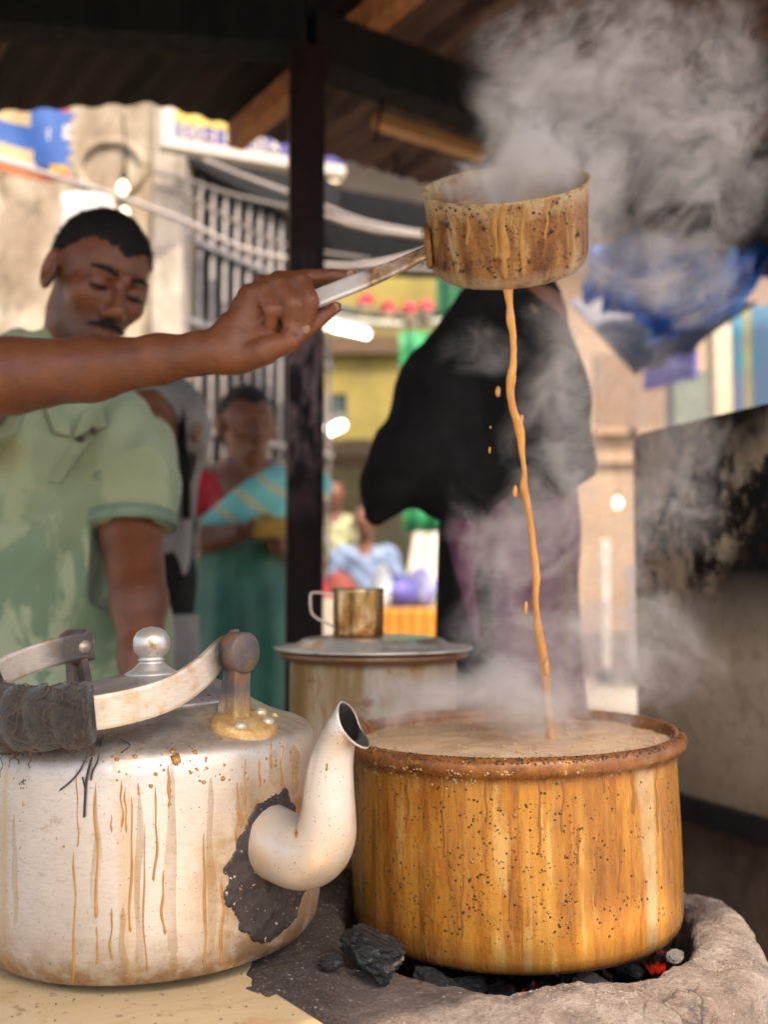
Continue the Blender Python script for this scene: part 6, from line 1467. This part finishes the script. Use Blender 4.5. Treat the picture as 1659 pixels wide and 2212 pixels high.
# ================================================================== STEAM
def steam_volume():
    me = bpy.data.meshes.new('steam'); o = bpy.data.objects.new('steam', me); COL.objects.link(o); tag(o, 'white steam curling up from the saucepan and the boiling tea', 'steam', kind='stuff')
    m = bpy.data.materials.new('steam'); m.use_nodes = True; nt = m.node_tree; nt.nodes.clear()
    out = nt.nodes.new('ShaderNodeOutputMaterial'); pv = nt.nodes.new('ShaderNodeVolumePrincipled')
    pv.inputs['Color'].default_value = (.97, .94, .925, 1); pv.inputs['Density'].default_value = 1.0; pv.inputs['Anisotropy'].default_value = .15
    nt.links.new(pv.outputs[0], out.inputs['Volume'])
    ng = bpy.data.node_groups.new('steam_field', 'GeometryNodeTree'); ng.interface.new_socket('Geometry', in_out='OUTPUT', socket_type='NodeSocketGeometry'); ng.interface.new_socket('Geometry', in_out='INPUT', socket_type='NodeSocketGeometry')
    N = ng.nodes; Lk = ng.links
    def put(s, v):
        if isinstance(v, bpy.types.NodeSocket): Lk.new(v, s)
        else: s.default_value = v
    def mth(op, a, b=0., c=None):
        n = N.new('ShaderNodeMath'); n.operation = op; put(n.inputs[0], a); put(n.inputs[1], b)
        if c is not None: put(n.inputs[2], c)
        return n.outputs[0]
    def vm(op, a, b=None, sc_=None):
        n = N.new('ShaderNodeVectorMath'); n.operation = op; put(n.inputs[0], a)
        if b is not None: put(n.inputs[1], b)
        if sc_ is not None: put(n.inputs['Scale'], sc_)
        return n.outputs['Value'] if op in ('LENGTH', 'DISTANCE', 'DOT_PRODUCT') else n.outputs['Vector']
    def noise(vec, scale, det, ro=.55, out='Fac', dist=0.):
        n = N.new('ShaderNodeTexNoise'); Lk.new(vec, n.inputs['Vector']); n.inputs['Scale'].default_value = scale; n.inputs['Detail'].default_value = det; n.inputs['Roughness'].default_value = ro; n.inputs['Distortion'].default_value = dist
        return n.outputs[0] if out == 'Fac' else n.outputs[1]
    def mr(v, a, b, c=0., d=1., smooth=True):
        n = N.new('ShaderNodeMapRange'); n.interpolation_type = 'SMOOTHSTEP' if smooth else 'LINEAR'; put(n.inputs[0], v)
        for i, q in zip((1, 2, 3, 4), (a, b, c, d)): n.inputs[i].default_value = q
        return n.outputs[0]
    pos = N.new('GeometryNodeInputPosition').outputs[0]
    w1 = vm('SCALE', vm('SUBTRACT', noise(pos, 7, 2, .5, 'Color'), (.5, .5, .5)), sc_=.16)
    p1 = vm('ADD', pos, w1)
    w2 = vm('SCALE', vm('SUBTRACT', noise(p1, 22, 2, .5, 'Color'), (.5, .5, .5)), sc_=.07)
    p2 = vm('ADD', p1, w2)
    env = None
    for (x, y, Y, rx, ry, rd, s) in BLOBS:
        c = P(x, y, Y); r = (rx * Y / F, rd, ry * Y / F)
        d = vm('LENGTH', vm('DIVIDE', vm('SUBTRACT', p1, tuple(c)), r)); e = mth('MULTIPLY', mr(d, 1.0, .15), s)
        env = e if env is None else mth('ADD', env, e)
    # wisps: ridged, warped noise
    n1 = noise(p2, 9, 6, .66); n2 = noise(p2, 30, 5, .66)
    rdg = mth('SUBTRACT', 1.0, mth('MULTIPLY', mth('ABSOLUTE', mth('SUBTRACT', n1, .5)), 6.0)); rdg = mth('MAXIMUM', rdg, 0.)
    base = mr(n1, .36, .72); fine_ = mr(n2, .36, .64, .1, 1.6)
    body = mth('MULTIPLY', mth('ADD', mth('MULTIPLY', base, .8), mth('MULTIPLY', mth('POWER', rdg, 3.0), .8)), fine_)
    den = mth('MULTIPLY', mth('MULTIPLY', env, body), STEAM_D)
    den = mth('MAXIMUM', mth('SUBTRACT', den, .95), 0.)
    vc = N.new('GeometryNodeVolumeCube'); Lk.new(den, vc.inputs['Density'])
    lo = np.array((-.12, .92, .90)); hi = np.array((.62, 1.42, 1.76)); h = STEAM_H
    vc.inputs['Min'].default_value = tuple(lo); vc.inputs['Max'].default_value = tuple(hi)
    for k, a in zip(range(3), ('X', 'Y', 'Z')): vc.inputs['Resolution ' + a].default_value = int((hi[k] - lo[k]) / h)
    sm = N.new('GeometryNodeSetMaterial'); sm.inputs['Material'].default_value = m; Lk.new(vc.outputs[0], sm.inputs[0])
    go = N.new('NodeGroupOutput'); Lk.new(sm.outputs[0], go.inputs[0])
    md = o.modifiers.new('steam', 'NODES'); md.node_group = ng; me.materials.append(m); return o
STEAM_D = 15.0; STEAM_H = .003
#         x     y     Y    rx   ry   depth  strength
BLOBS = [(1085, 398, 1.06, 165, 38, .08, 3.5), (1130, 390, 1.08, 160, 80, .09, 2.6), (1210, 340, 1.1, 140, 120, .09, 2.1), (1300, 380, 1.12, 110, 170, .09, 1.2), (1150, 270, 1.10, 130, 140, .10, 1.7), (1185, 190, 1.12, 180, 180, .12, 1.1), (1300, 120, 1.14, 240, 210, .13, .9), (1480, 120, 1.16, 260, 240, .14, .8), (1440, 330, 1.16, 250, 210, .13, .7), (1320, 480, 1.13, 110, 160, .09, 1.0), (1130, 40, 1.14, 140, 140, .1, .8), (1620, 330, 1.2, 150, 240, .11, .6), (1370, 570, 1.14, 150, 120, .09, .75), (1500, 500, 1.17, 170, 130, .09, .6),
         (1450, 650, 1.16, 210, 120, .09, .55), (1210, 780, 1.12, 130, 210, .09, 1.0), (1030, 750, 1.12, 100, 120, .06, .6), (1210, 1010, 1.13, 140, 220, .09, .9), (1130, 1190, 1.14, 190, 200, .10, .95), (1190, 1380, 1.15, 250, 150, .11, 1.1), (1400, 1370, 1.18, 150, 120, .09, 1.2), (1480, 1050, 1.18, 180, 220, .09, .85), (1340, 1200, 1.16, 160, 220, .09, .75), (1400, 850, 1.17, 150, 180, .08, .45),
         (1080, 1520, 1.12, 360, 85, .13, 1.6), (1330, 1490, 1.15, 170, 110, .10, 1.0), (900, 1500, 1.14, 170, 90, .09, .9), (1010, 1090, 1.12, 120, 120, .07, .6)]
steam_volume()
